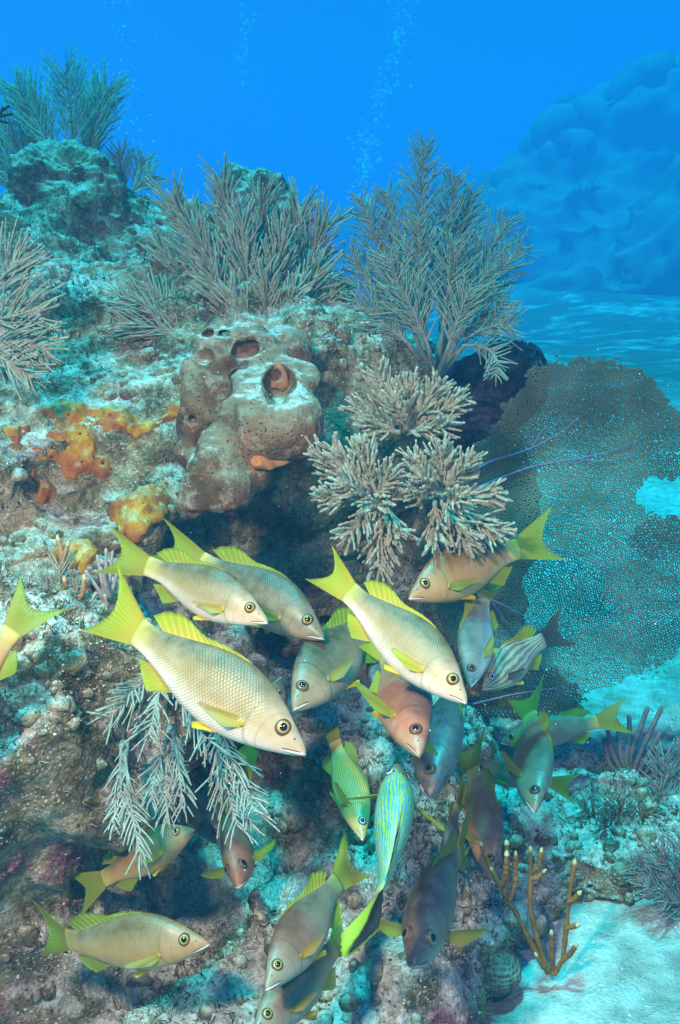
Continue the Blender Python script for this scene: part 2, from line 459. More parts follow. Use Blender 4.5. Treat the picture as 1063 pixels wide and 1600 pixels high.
def rock(name, px, py, d, r, label, cat_, mat, squash=(1, 1, 1), seed=0, group=None, extra=()):
    c = P(px, py, d); r3 = np.array(squash) * r
    F = Field(c - r3 * 1.6, c + r3 * 1.6, r / 42)
    F.blob(c, r3, 0.05)
    for ex, ey, ez, er in extra: F.blob(c + np.array((ex, ey, ez)) * r, er * r, 0.04)
    v, f = F.mesh(); n = vnormals(v, f); q = v / r
    v = v + n * (r * fbm(q, [(1.3, .22), (3, .15), (7, .08), (15, .035)], seed))[:, None]
    o = obj(name, v, f, mat, loc=c)
    return tag(o, label, cat_, group)
rock('boulder', 112, 335, 2.62, .165, 'dark craggy rock head on the left skyline, under the tallest feathery sea plume', 'rock', MAT_BOULDER, (1.05, .9, .95), 11,
     extra=((-.5, 0, -.7, .75), (.55, .1, -.6, .7), (.3, -.2, .45, .6), (-.4, -.1, .45, .55)))
rock('boulder', 385, 335, 2.75, .13, 'rounded pitted rock head rising behind the tan sea plume in the middle of the skyline', 'rock', MAT_BOULDER, (1.05, .9, 1.0), 23,
     extra=((-.5, 0, -.5, .7), (.5, .1, -.6, .7)))

# far reef wall, fading into the blue water
def far_reef():
    F = Field((0, 6.5, -2), (48, 58, 11.2), 0.30)
    for px, py, d, r in ((1010, 345, 40, 5.2), (900, 430, 38, 4.2), (830, 400, 40, 3.4), (1130, 330, 40, 6.4), (1000, 500, 34, 3.6), (1160, 480, 32, 5.0),
                         (760, 440, 42, 3.0), (880, 520, 30, 2.0), (1010, 262, 40, 2.8), (900, 330, 40, 2.8), (1110, 235, 41, 3.2), (690, 425, 45, 3.4), (610, 430, 46, 3.2), (820, 560, 26, 1.5), (720, 540, 30, 1.8)):
        F.blob(P(px, py, d), r, 1.8)
    v, f = F.mesh(); g = np.random.default_rng(12)
    vis = np.flatnonzero((v[:, 1] > 17) & (v[:, 2] > .3)); k = g.choice(vis, 900)
    for q, r in zip(v[k], .18 + .5 * g.random(900) ** 2): F.blob(q + g.normal(0, .12, 3), (r, r, r * g.uniform(.5, 1.3)), .12)      # coral heads
    v, f = F.mesh(); n = vnormals(v, f)
    fs_ = np.clip((v[:, 1:2] - 10) / 18, .30, 1)
    v = v + n * fs_ * fbm(v, [(.25, .7), (.6, .45), (1.3, .28), (2.6, .14)], 41)[:, None]
    n = vnormals(v, f)
    return tag(obj('far_reef', v, f, reef_material_far()), kind='structure')
def reef_material_far():
    M = Mat('far_reef_rock'); co = M.coord('Object')
    n2 = M.noise(co, 1.3, 9, 0.72); n3 = M.noise(co, 0.5, 4)
    nz = M.sep(M.n('ShaderNodeNewGeometry').outputs['Normal'])[2]
    f = M.rng(M.math('ADD', M.math('MULTIPLY', nz, .35), M.math('ADD', M.math('MULTIPLY', n2, .6), M.math('MULTIPLY', M.noise(co, 6, 6, .7), .4))), .62, .98)
    c = M.mix(f, (0.20, 0.23, 0.16), (0.38, 0.38, 0.30))
    return M.fin(c, 1.0, 0.0, M.bump(n2, 1.0, 0.25))
far_reef()

# ------------------------------------------------------------------ water (haze)
def water_volume():
    lo, hi = np.array((-75, -8, -3.0)), np.array((75, 105, 12.5))
    lo[0], hi[0], lo[1], hi[1] = -135, 135, -64, 156
    v = np.array([(x, y, z) for x in (lo[0], hi[0]) for y in (lo[1], hi[1]) for z in (lo[2], hi[2])])
    f = np.array([(0, 1, 3, 2), (4, 6, 7, 5), (0, 4, 5, 1), (2, 3, 7, 6), (0, 2, 6, 4), (1, 5, 7, 3)])
    m = bpy.data.materials.new('sea_water'); m.use_nodes = True; t = m.node_tree; t.nodes.clear()
    o_ = t.nodes.new('ShaderNodeOutputMaterial'); pv = t.nodes.new('ShaderNodeVolumePrincipled')
    pv.inputs['Color'].default_value = (0.06, 0.235, 0.465, 1)
    pv.inputs['Absorption Color'].default_value = (0.0, 0.25, 0.9, 1)
    pv.inputs['Density'].default_value = 0.060
    pv.inputs['Anisotropy'].default_value = 0.0
    t.links.new(pv.outputs[0], o_.inputs['Volume'])
    return tag(obj('haze', v, f, m, smooth=False), kind='stuff')
water_volume()

# ------------------------------------------------------------------ sponges
def sponge_material():
    M = Mat('sponge_skin'); co = M.coord('Object')
    n1 = M.noise(co, 9, 5, 0.6); n2 = M.noise(co, 45, 5, 0.65); n3 = M.noise(co, 190, 4, 0.7)
    c = M.ramp(n1, [(0.32, (0.10, 0.05, 0.024)), (0.5, (0.20, 0.115, 0.06)), (0.68, (0.31, 0.21, 0.125))])
    c = M.mix(M.rng(n2, 0.56, 0.66, 0, 0.5), c, (0.42, 0.15, 0.05))
    c = M.mix(M.rng(n3, 0.3, 0.42, 0.6, 0), c, (0.12, 0.05, 0.03))
    nz = M.sep(M.n('ShaderNodeNewGeometry').outputs['Normal'])[2]
    ds = M.math('ADD', M.math('MULTIPLY', nz, 0.9), M.math('ADD', M.math('MULTIPLY', n2, 0.45), M.math('MULTIPLY', n1, 0.35)))
    c = M.mix(M.rng(ds, 0.80, 1.2, 0, .7), c, (0.38, 0.31, 0.20))
    c = M.mix(M.rng(ds, 1.16, 1.27), c, M.ramp(n3, [(0.3, (0.36, 0.33, 0.26)), (0.5, (0.62, 0.60, 0.52)), (0.65, (0.78, 0.76, 0.70))]))
    vq = M.n('ShaderNodeTexVoronoi'); M.set(vq.inputs['Vector'], co); vq.inputs['Scale'].default_value = 90
    sc = M.n('ShaderNodeSeparateColor'); M.set(sc.inputs[0], vq.outputs['Color'])
    sp_ = M.math('MULTIPLY', M.rng(sc.outputs[0], .86, .88), M.rng(vq.outputs['Distance'], .16, .08))
    c = M.mix(sp_, c, (0.8, 0.78, 0.7))
    vp = M.vor(co, 130); pm = M.math('MULTIPLY', M.rng(vp, .22, .12), M.rng(M.noise(co, 18, 4), .45, .56))
    c = M.mix(M.math('MULTIPLY', pm, .8), c, (.03, .015, .01))
    c = M.mix(M.rng(M.noise(co, 30, 6, .75), .52, .62, 0, .55), c, (.44, .39, .29))
    hh = M.math('ADD', M.math('MULTIPLY', n2, .8), M.math('SUBTRACT', M.math('MULTIPLY', n3, .6), M.math('MULTIPLY', pm, .5)))
    return M.fin(c, 0.95, 0.1, M.bump(hh, 1.0, 0.014))
MAT_SPONGE = sponge_material()
def simple_mat(name, c1, c2, scale=30, rough=0.9, bump=0.004, spec=0.2):
    M = Mat(name); co = M.coord('Object'); n = M.noise(co, scale, 5, 0.65); n2 = M.noise(co, scale * 6, 3, .7)
    f = M.math('ADD', M.math('MULTIPLY', n, .65), M.math('MULTIPLY', n2, .35))
    return M.fin(M.ramp(f, [(0.36, c1), (0.64, c2)]), rough, spec, M.bump(f, 0.8, bump))

def tube_sponge():
    loc = P(390, 690, 1.62)
    root = empty('tube_sponge', loc, 'big brown tube sponge with a round opening and sand lying on its shoulders', 'sponge')
    def sdf(blobs, carves, h, k, kc, lo, hi, amp, seed, cuts=()):
        F = Field(lo, hi, h)
        for px, py, d, r in blobs: F.blob(P(px, py, d), np.array(r) if isinstance(r, tuple) else r, k)
        for p_, n_ in cuts: F.cut(p_, n_, .018)
        for px, py, d, r in carves: F.blob(P(px, py, d), np.array(r) if isinstance(r, tuple) else r, kc, True)
        v, f = F.mesh(); n = vnormals(v, f)
        v = v + n * fbm(v, [(9, amp * 1.2), (20, amp), (45, amp * .5), (90, amp * .25)], seed)[:, None]
        return v, f
    lo, hi, h = P(390, 655, 1.5) - np.array((.19, .22, .25)), P(390, 655, 1.5) + np.array((.19, .24, .25)), .0038
    def fld(blobs, k, cuts=()):
        F = Field(lo, hi, h)
        for px, py, d, r in blobs: F.blob(P(px, py, d), np.array(r) if isinstance(r, tuple) else r, k)
        for p_, n_ in cuts: F.cut(p_, n_, .02)
        return F
    # rear lobe, front cup sliced off flat and tilted, lower lobe hanging like a blunt cone
    A = fld([(345, 570, 1.57, .046), (318, 605, 1.56, .04), (306, 660, 1.57, .036), (390, 552, 1.60, .05), (440, 556, 1.64, .05), (360, 625, 1.58, .05), (330, 540, 1.585, .034), (400, 610, 1.6, .06), (298, 705, 1.57, .028), (322, 725, 1.57, .034), (300, 575, 1.57, .02), (360, 535, 1.585, .028), (305, 630, 1.54, .018), (330, 650, 1.54, .022)], .022)
    B = fld([(432, 640, 1.47, .062), (402, 645, 1.46, .048), (455, 645, 1.46, .055), (474, 640, 1.47, .036), (432, 668, 1.455, (.066, .05, .038)), (460, 675, 1.46, .034), (400, 600, 1.5, .05), (455, 590, 1.53, .05), (415, 560, 1.56, .045), (470, 600, 1.55, .04), (362, 642, 1.47, .026), (348, 668, 1.46, .022), (395, 684, 1.455, .034), (430, 620, 1.45, .05)], .022, [(P(430, 652, 1.405), V(.12, .78, .64))])
    C_ = fld([(380, 690, 1.50, .036), (352, 695, 1.46, .028), (340, 720, 1.44, .034), (330, 748, 1.425, .037), (322, 772, 1.42, .035), (358, 768, 1.43, .038), (296, 784, 1.42, .018), (385, 738, 1.47, .034), (395, 705, 1.5, .033), (325, 685, 1.45, .018), (308, 745, 1.42, .022), (318, 715, 1.435, .02)], .024, [(P(340, 818, 1.42), V(-.06, -1.0, .25))])
    F = A; F.d = smin(smin(A.d, B.d, .018), C_.d, .020)
    for px, py, d, r in ((432, 600, 1.41, (.024, .06, .032)), (433, 602, 1.45, (.030, .11, .044)), (376, 551, 1.55, (.010, .03, .008)), (393, 541, 1.555, (.009, .03, .009)), (424, 588, 1.42, (.016, .05, .018)), (452, 628, 1.40, .011), (476, 605, 1.425, .014), (352, 612, 1.425, .02), (440, 562, 1.50, .010), (410, 575, 1.49, .008),
                         (318, 556, 1.53, (.012, .03, .010)), (384, 546, 1.55, (.017, .035, .012)), (352, 521, 1.575, (.012, .03, .006)), (326, 520, 1.565, (.009, .03, .005)), (312, 694, 1.54, (.004, .02, .006)), (300, 655, 1.535, (.004, .02, .006)), (345, 585, 1.52, .006), (372, 590, 1.54, (.010, .03, .008)),
                         (300, 706, 1.41, (.006, .03, .010)), (322, 778, 1.372, (.018, .012, .003)), (277, 776, 1.40, .006)):
        F.blob(P(px, py, d), np.array(r) if isinstance(r, tuple) else r, .006, True)
    v, f = F.mesh(); n = vnormals(v, f)
    v = v + n * fbm(v, [(9, .008), (20, .006), (45, .0032), (90, .0016), (170, .0008)], 3)[:, None]
    obj('sponge_body', v, f, MAT_SPONGE, root, loc=loc)
    # small orange spout under the cup
    M2 = simple_mat('orange_spout', (0.32, 0.12, 0.04), (0.55, 0.25, 0.09), 40)
    v, f = sdf([(402, 724, 1.425, .013), (420, 727, 1.44, .012), (440, 720, 1.455, .012), (460, 710, 1.465, .011)], [(398, 723, 1.41, .006)], .003, .02, .005,
               P(440, 715, 1.44) - .11, P(440, 715, 1.44) + .11, .003, 19)
    obj('spout', v, f, M2, root, loc=loc)
    # inner bridge one sees inside the opening, with two pores
    M3 = simple_mat('sponge_inside', (0.16, 0.075, 0.04), (0.36, 0.18, 0.09), 50)
    v, f = sdf([(433, 600, 1.55, (.020, .010, .042))], [(431, 586, 1.545, (.010, .05, .010)), (430, 616, 1.545, (.0125, .05, .010)), (447, 612, 1.545, (.004, .03, .004))], .0024, .01, .004, P(433, 600, 1.55) - .06, P(433, 600, 1.55) + .06, .0015, 4)
    obj('inner_wall', v, f, M3, root, loc=loc)
tube_sponge()

MAT_ORANGE = None
def orange_material():
    M = Mat('orange_sponge'); co = M.coord('Object')
    n1 = M.noise(co, 14, 5, .6); n2 = M.noise(co, 60, 5, .65)
    c = M.ramp(n1, [(.32, (.20, .04, .008)), (.46, (.36, .11, .010)), (.58, (.46, .25, .012))])
    c = M.mix(M.rng(n2, .58, .68, 0, .6), c, (.55, .38, .06))
    vd = M.vor(co, 48)
    c = M.mix(M.rng(vd, .16, .10), c, (.05, .015, .008))
    nz = M.sep(M.n('ShaderNodeNewGeometry').outputs['Normal'])[2]
    c = M.mix(M.rng(M.math('ADD', M.math('MULTIPLY', nz, .55), n2), .86, 1.05, 0, .7), c, (.45, .38, .20))
    c = M.mix(M.rng(M.noise(co, 26, 5, .6), .55, .62, 0, .7), c, (.16, .05, .02))
    return M.fin(c, .75, .3, M.bump(M.math('ADD', n2, M.math('MULTIPLY', M.rng(vd, 0, .25), .5)), .8, .008))
MAT_ORANGE = orange_material()
def crust(name, pts, rad, label, cat_='sponge', mat=None, h=.0075, seed=0, sink=.35, k=.035, group=None, noise=.012):
    """a lumpy encrusting growth through the reef points under the given pixels"""
    C = []
    for i, (px, py, *rr) in enumerate(pts):
        p, n, d = hit(px, py)
        r = (rr[0] if rr else rad) * (0.8 + 0.4 * ((i * 37 % 11) / 10))
        C.append((p - n * r * sink, r))
    c = np.array([q[0] for q in C]); r_ = max(q[1] for q in C)
    F = Field(c.min(0) - r_ * 1.8, c.max(0) + r_ * 1.8, h)
    for p, r in C: F.blob(p, r, k)
    v, f = F.mesh(); n = vnormals(v, f)
    v = v + n * fbm(v, [(14, noise), (35, noise * .8), (80, noise * .45), (150, noise * .2)], seed)[:, None]
    return tag(obj(name, v, f, mat or MAT_ORANGE, loc=c.mean(0)), label, cat_, group)
band = [(q[0], q[1]) for q in poly([(282, 640), (255, 655), (225, 668), (195, 662), (165, 650), (130, 638), (95, 632)], 22)]
crust('encrusting_sponge', band + [(100, 655), (70, 640), (120, 665), (145, 660), (85, 680), (110, 690), (60, 700), (75, 715), (95, 715), (120, 705), (140, 690), (50, 735), (60, 755), (75, 765), (45, 665), (130, 725), (150, 712), (30, 700), (160, 735), (25, 680), (110, 740), (65, 780)], .0185,
      'yellow and orange crusting sponge with a long arm reaching to the big brown tube sponge', seed=2, sink=.5, h=.005, noise=.013, k=.02)
crust('encrusting_sponge', [(215, 800), (225, 780), (205, 820), (235, 795), (200, 795), (240, 775), (215, 835)], .024, 'orange knob of sponge just above the tail of the upper left fish', seed=5, sink=.2)
crust('encrusting_sponge', [(118, 868), (113, 879), (123, 880), (117, 890)], .021, 'small dark orange knob of sponge beside the little tan finger coral on the left', seed=6, sink=.1)
crust('star_coral', [(70, 555), (55, 545), (90, 550), (60, 570), (85, 570), (100, 560), (45, 560)], .035, 'tan star coral plate with honeycomb pits, right of the pale left edge plume', 'coral', seed=12, sink=.6, noise=.004, mat=None)
def pit_material(name, a, b, sc_, nz_=0.0):
    M = Mat(name); co = M.coord('Object'); vd = M.vor(co, sc_, rand=.35); n = M.noise(co, 25, 4)
    c = M.mix(M.rng(vd, .25, .5), b, a); c = M.mix(M.rng(n, .5, .65, 0, .4), c, (.4, .36, .26))
    return M.fin(c, .9, .2, M.bump(vd, 1.0, .006))
bpy.data.objects['star_coral'].data.materials[0] = pit_material('star_coral_skin', (.30, .22, .12), (.07, .05, .03), 85)

# dark knobbly barrel sponge behind the sea fan
def dark_sponge():
    M = Mat('dark_sponge_skin'); co = M.coord('Object'); vd = M.vor(co, 55); n = M.noise(co, 30, 5)
    c = M.mix(M.rng(n, .4, .65), (.010, .007, .014), (.045, .035, .06))
    m = M.fin(c, .7, .3, M.bump(vd, 1.0, .015))
    c0 = P(790, 600, 2.12)
    F = Field(c0 - .34, c0 + .34, .009)
    for px, py, d, r in ((805, 575, 2.12, .062), (815, 600, 2.12, .055), (780, 580, 2.14, .06), (770, 620, 2.14, .07), (745, 640, 2.16, .08), (800, 630, 2.13, .055), (730, 600, 2.2, .07), (715, 660, 2.2, .09)): F.blob(P(px, py, d), r, .05)
    v, f = F.mesh(); n_ = vnormals(v, f)
    v = v + n_ * fbm(v, [(10, .012), (40, .007), (85, .004)], 21)[:, None]
    tag(obj('barrel_sponge', v, f, m, loc=c0), 'dark purple black knobbly sponge leaning out above the sea fan', 'sponge')
dark_sponge()

# ------------------------------------------------------------------ soft corals
def coral_mat(name, a, b, trans=0.15):
    M = Mat(name); co = M.coord('Object'); n = M.noise(co, 60, 4, .7); n2 = M.noise(co, 420, 3, .7)
    f = M.math('ADD', M.math('MULTIPLY', n, .5), M.math('MULTIPLY', n2, .5))
    c = M.ramp(f, [(.36, a), (.62, b)])
    m = M.fin(c, .95, .1, M.bump(f, 1.0, .0025))
    if trans: M.translucent(c, trans)
    return m
MC_TAN = coral_mat('plume_tan', (.21, .20, .13), (.48, .455, .33))
MC_GREY = coral_mat('plume_grey', (.20, .17, .15), (.42, .37, .32))
MC_PALE = coral_mat('plume_pale', (.17, .165, .11), (.46, .445, .335))
MC_GREEN = coral_mat('plume_green', (.30, .29, .20), (.60, .57, .42))
MC_STEM = simple_mat('plume_stem', (.07, .055, .06), (.17, .13, .14), 60)
MC_STEM2 = simple_mat('plume_stem_pale', (.17, .15, .12), (.33, .30, .25), 60)

def frond_mesh(base, tip, bend, Lb, n, r0, rb, ang=52, nrm=None, curl=.5, spread=.5, taper=.6, fuzz=0.0, m=4, kk=6, seed=0, start=.12, droop=None, wild=.0):
    g = np.random.default_rng(seed)
    path = bez(base, tip, bend, 16); L = np.linalg.norm(path[-1] - path[0])
    rr = np.linspace(1, .35, 16) * r0
    st = tubes(path[None], rr[None], 6)
    t = np.sort(np.clip(np.linspace(start, .995, n) + g.normal(0, .25 / n, n), start, 1))
    fi = t * 15; i0 = np.minimum(fi.astype(int), 14); fr = (fi - i0)[:, None]
    o = path[i0] * (1 - fr) + path[i0 + 1] * fr
    tg = np.gradient(path, axis=0); tg /= np.linalg.norm(tg, axis=1, keepdims=True); T = tg[i0]
    nn = np.broadcast_to(-FW if nrm is None else np.asarray(nrm, float), T.shape)
    S = np.cross(T, nn); S /= np.linalg.norm(S, axis=1, keepdims=True) + 1e-9
    B = np.cross(S, T)
    side = np.where(np.arange(n) % 2 == 0, 1.0, -1.0)
    phi = g.normal(0, spread, n) if spread < 2 else g.uniform(-1.57, 1.57, n)
    S2 = S * (side * np.cos(phi))[:, None] + B * np.sin(phi)[:, None]
    a = np.radians(ang + g.normal(0, 5 + 14 * wild, n))
    D = T * np.cos(a)[:, None] + S2 * np.sin(a)[:, None]
    q = (t - start) / (1 - start)
    ln = Lb * (np.minimum(1, .45 + 2.2 * q) * (1 - taper * q ** 2.2)) * g.uniform(.78, 1.15, n)
    u = np.linspace(0, 1, kk)[None, :, None]
    cv = T * curl * .5 + g.normal(0, .10 + .25 * wild, (n, 3))
    if droop is not None: cv = cv + np.asarray(droop)
    pts = o[:, None] + (D[:, None] * u + cv[:, None] * u * u) * ln[:, None, None]
    R_ = rb * np.broadcast_to(np.linspace(1, .62, kk), (n, kk)) * g.uniform(.85, 1.15, (n, 1))
    if fuzz: R_ = R_ * (1 + fuzz * g.uniform(-1, 1, (n, kk)))
    br = tubes(pts, R_, m)
    return st, br
SEED = [100]
def colony(name, base, label, cat_, fronds, mat, stem_mat, group=None, foot=None, **kw):
    """base: 3-D point. fronds: list of (base px,py,d, tip px,py,d, bend px, dict)"""
    base = np.asarray(base, float)
    root = empty(name, base, label, cat_, group)
    for fr in fronds:
        a = P(*fr[0]); b = P(*fr[1]); o = dict(kw); bendpx = (0, 0)
        if len(fr) > 2: bendpx = fr[2]
        if len(fr) > 3: o.update(fr[3])
        d = (fr[0][2] + fr[1][2]) / 2
        bend = V(bendpx[0], -bendpx[1], o.pop('toward', 0.0)) * d / FPX
        wpx = o.pop('w', 40); den = o.pop('den', 1.0)
        Lb = 1.45 * wpx * d / FPX
        L = np.linalg.norm(b - a)
        n = max(14, int(L / (o.get('rb', .0016) * 2) * den * 1.5))
        SEED[0] += 1
        st, br = frond_mesh(a, b, bend, Lb, n, o.pop('r0', .004), o.pop('rb', .0016), seed=SEED[0], **{k: v for k, v in o.items()})
        v, fs = br
        fo = obj('branch', v, fs, o.get('mat', mat) if False else mat, root, loc=base)
        v, fs = st
        so_ = bpy.data.objects.new('stem', mk_mesh('stem', v - base, fs, stem_mat)); col.objects.link(so_); so_.parent = fo
        # twig joining the branch to the colony's foot
        if foot is not None and np.linalg.norm(a - base) > .02:
            pth = bez(base, a, (a - base) * .0 + np.array((0, 0, -.01)), 8)
            v, fs = tubes(pth[None], np.linspace(.008, .0045, 8)[None], 6)
            so2 = bpy.data.objects.new('stem', mk_mesh('stem', v - base, fs, stem_mat)); col.objects.link(so2); so2.parent = root
    return root

# tall plume on the left boulder
colony('sea_plume', P(112, 262, 2.60), 'tall green grey sea plume with dense feathers standing on the dark left boulder', 'soft coral', [
    ((116, 262, 2.60), (101, 112, 2.60), (8, 0), dict(w=46, den=1.0)),
    ((92, 262, 2.62), (24, 134, 2.64), (6, -14), dict(w=40)),
    ((136, 262, 2.66), (168, 138, 2.7), (-8, -10), dict(w=42)),
    ((60, 300, 2.66), (2, 190, 2.7), (10, 0), dict(w=38)),
    ((46, 330, 2.66), (-16, 235, 2.7), (10, 0), dict(w=38)),
    ((70, 290, 2.72), (50, 175, 2.75), (0, 0), dict(w=36)),
    ((150, 262, 2.72), (140, 150, 2.75), (0, 0), dict(w=34))],
    MC_GREEN, MC_STEM, r0=.005, rb=.0019, ang=38, curl=.4, spread=.5, taper=.45, den=1.5, foot=1)
colony('sea_plume', P(205, 300, 2.75), 'small feathery plume low on the skyline just right of the dark left boulder', 'soft coral', [
    ((195, 305, 2.75), (186, 235, 2.78), (0, 0), dict(w=30)),
    ((207, 305, 2.75), (225, 245, 2.78), (0, 0), dict(w=28)),
    ((200, 305, 2.70), (240, 275, 2.72), (0, 0), dict(w=24))],
    MC_GREEN, MC_STEM, r0=.004, rb=.0019, ang=38, spread=.5, foot=1)
# the tan plume in the middle
MIDF = []
for (bx, by, tx, ty, d, wd) in ((395, 520, 345, 285, 1.92, 40), (370, 515, 272, 315, 1.95, 44), (405, 520, 408, 315, 2.0, 40), (380, 520, 305, 360, 1.88, 38),
        (350, 520, 248, 385, 2.0, 36), (425, 525, 470, 325, 2.0, 42), (440, 525, 510, 345, 1.98, 42), (410, 525, 440, 375, 1.86, 38), (390, 525, 378, 345, 1.84, 40),
        (370, 520, 330, 430, 1.84, 36), (440, 530, 500, 420, 1.9, 38), (450, 535, 525, 455, 1.95, 36), (415, 530, 415, 430, 1.82, 34), (455, 540, 540, 500, 1.95, 32), (395, 530, 360, 455, 1.80, 30), (430, 535, 465, 450, 1.83, 32)):
    MIDF.append(((bx, by, d + .05), (tx, ty, d), ((tx - bx) * -.12, 10), dict(w=wd)))
colony('sea_plume', P(410, 545, 1.97), 'bushy tan sea plume with many upright feathers right above the big brown tube sponge', 'soft coral', MIDF,
       MC_TAN, MC_STEM2, r0=.0045, rb=.0029, ang=36, curl=.5, spread=.9, taper=.4, fuzz=.25, den=1.6, m=5, kk=7, wild=.1, foot=1)
colony('sea_plume', P(290, 525, 1.88), 'low tan plume drooping to the left of the big bushy plume', 'soft coral', [
    ((290, 525, 1.88), (188, 465, 1.86), (6, -14), dict(w=40)),
    ((290, 528, 1.86), (190, 505, 1.84), (0, -12), dict(w=38)),
    ((290, 520, 1.9), (225, 440, 1.9), (0, -10), dict(w=34))],
    MC_TAN, MC_STEM2, r0=.004, rb=.0021, ang=40, spread=.7, fuzz=.12, foot=1)
# the fine plume to its right
RF_ = []
for (bx, by, tx, ty, d, wd) in ((655, 520, 662, 222, 1.95, 46), (640, 500, 598, 300, 2.0, 42), (690, 500, 715, 275, 2.0, 50), (630, 520, 556, 310, 2.0, 46), (700, 500, 745, 300, 2.05, 44),
        (715, 500, 800, 345, 1.98, 50), (720, 510, 825, 385, 1.95, 46), (700, 520, 770, 420, 1.85, 46), (625, 530, 540, 400, 1.9, 48), (640, 540, 545, 470, 1.8, 46),
        (665, 520, 650, 340, 1.85, 50), (690, 530, 715, 380, 1.82, 52), (650, 530, 600, 400, 1.8, 52), (715, 530, 800, 470, 1.85, 44), (670, 545, 625, 450, 1.76, 52), (700, 545, 740, 450, 1.76, 48)):
    RF_.append(((bx, by, d + .03), (tx + (680 - tx) * .06, ty, d), ((tx - bx) * -.15, 6), dict(w=wd * .85)))
RF_ += [((725, 540, 1.82), (775, 590, 1.74), (40, -26), dict(w=26, ang=60)), ((730, 530, 1.86), (800, 510, 1.8), (10, -20), dict(w=34))]
colony('sea_plume', P(680, 590, 1.92), 'large olive grey sea plume with fine spread side twigs, its tallest feather against the blue', 'soft coral', RF_,
       coral_mat('plume_olive', (.19, .20, .14), (.43, .43, .32)), MC_STEM2, r0=.0042, rb=.0017, ang=44, curl=.25, spread=.6, taper=.6, den=.9, fuzz=.2, wild=.12, foot=1)
# left edge
colony('sea_plume', P(-30, 520, 1.5), 'pale feathery plume entering from the left edge of the picture', 'soft coral', [
    ((-40, 500, 1.5), (40, 395, 1.5), (-10, -6), dict(w=50)), ((-40, 520, 1.5), (62, 490, 1.47), (0, -20), dict(w=52)),
    ((-40, 535, 1.48), (72, 545, 1.45), (0, -14), dict(w=46)), ((-40, 550, 1.47), (48, 590, 1.44), (14, -14), dict(w=36))],
    MC_PALE, MC_STEM2, r0=.004, rb=.0022, ang=44, curl=.5, spread=.6, fuzz=.25, den=1.2, m=5, wild=.15, foot=1)
tag(obj('dead_twig', *tubes(np.stack([bez(P(-15, 185, 1.5), P(20, 178, 1.5), np.zeros(3), 6), bez(P(-10, 182, 1.5), P(14, 166, 1.5), np.zeros(3), 6), bez(P(-10, 186, 1.5), P(12, 192, 1.5), np.zeros(3), 6), bez(P(0, 180, 1.5), P(5, 168, 1.5), np.zeros(3), 6)]), np.full((4, 6), .0022), 6), simple_mat('twig_dark', (.004, .004, .005), (.015, .014, .014), 60)),
    'dark little twig tips poking in at the upper left edge', 'soft coral')

# pale stubby soft corals right of the sponge
def bush(base, tips, label, group=None, d0=1.4):
    F_ = []
    for (bx, by, bd), (tx, ty, td), wd in tips:
        F_.append(((bx, by, bd), (tx, ty, td), ((tx - bx) * -.05, 6), dict(w=wd)))
    return colony('soft_coral', base, label, 'soft coral', F_, MC_PALE, MC_STEM2, group, r0=.0045, rb=.0030, ang=50, curl=.8, spread=3, taper=.4, fuzz=.5, m=6, kk=11, start=.1, den=2.6, wild=.2, foot=1)
bush(P(632, 672, 1.50), [((625, 665, 1.46), (590, 582, 1.44), 22), ((632, 660, 1.45), (640, 598, 1.43), 23), ((640, 665, 1.45), (690, 600, 1.42), 23), ((645, 670, 1.45), (722, 622, 1.42), 22),
    ((640, 675, 1.44), (700, 662, 1.40), 20), ((618, 668, 1.46), (552, 635, 1.45), 21), ((622, 675, 1.44), (570, 660, 1.43), 19), ((635, 668, 1.42), (615, 620, 1.38), 20)], 'cream stubby soft coral bush between the brown tube sponge and the dark sponge')
bush(P(590, 790, 1.42), [((570, 770, 1.37), (492, 708, 1.36), 22), ((575, 765, 1.36), (520, 700, 1.35), 22), ((585, 765, 1.36), (565, 698, 1.35), 24), ((590, 770, 1.36), (612, 735, 1.34), 22),
    ((570, 780, 1.35), (505, 775, 1.33), 22), ((580, 785, 1.34), (545, 835, 1.31), 24), ((595, 790, 1.34), (595, 890, 1.31), 26), ((600, 785, 1.34), (625, 835, 1.31), 22), ((580, 780, 1.32), (535, 755, 1.29), 24), ((592, 778, 1.32), (588, 790, 1.26), 20)],
    'cream stubby soft coral whose lowest branch hangs just above the centre fish')
bush(P(690, 780, 1.44), [((680, 770, 1.40), (645, 715, 1.38), 22), ((690, 765, 1.39), (690, 700, 1.37), 23), ((695, 768, 1.38), (735, 718, 1.36), 23), ((700, 775, 1.38), (775, 770, 1.35), 22),
    ((700, 782, 1.37), (785, 835, 1.34), 24), ((690, 785, 1.36), (735, 850, 1.33), 24), ((680, 785, 1.36), (680, 850, 1.33), 24), ((672, 780, 1.37), (640, 770, 1.35), 20), ((690, 775, 1.34), (715, 780, 1.29), 24), ((688, 772, 1.35), (660, 745, 1.31), 22)],
    'cream stubby soft coral bush hanging right over the back of the fish that faces left')
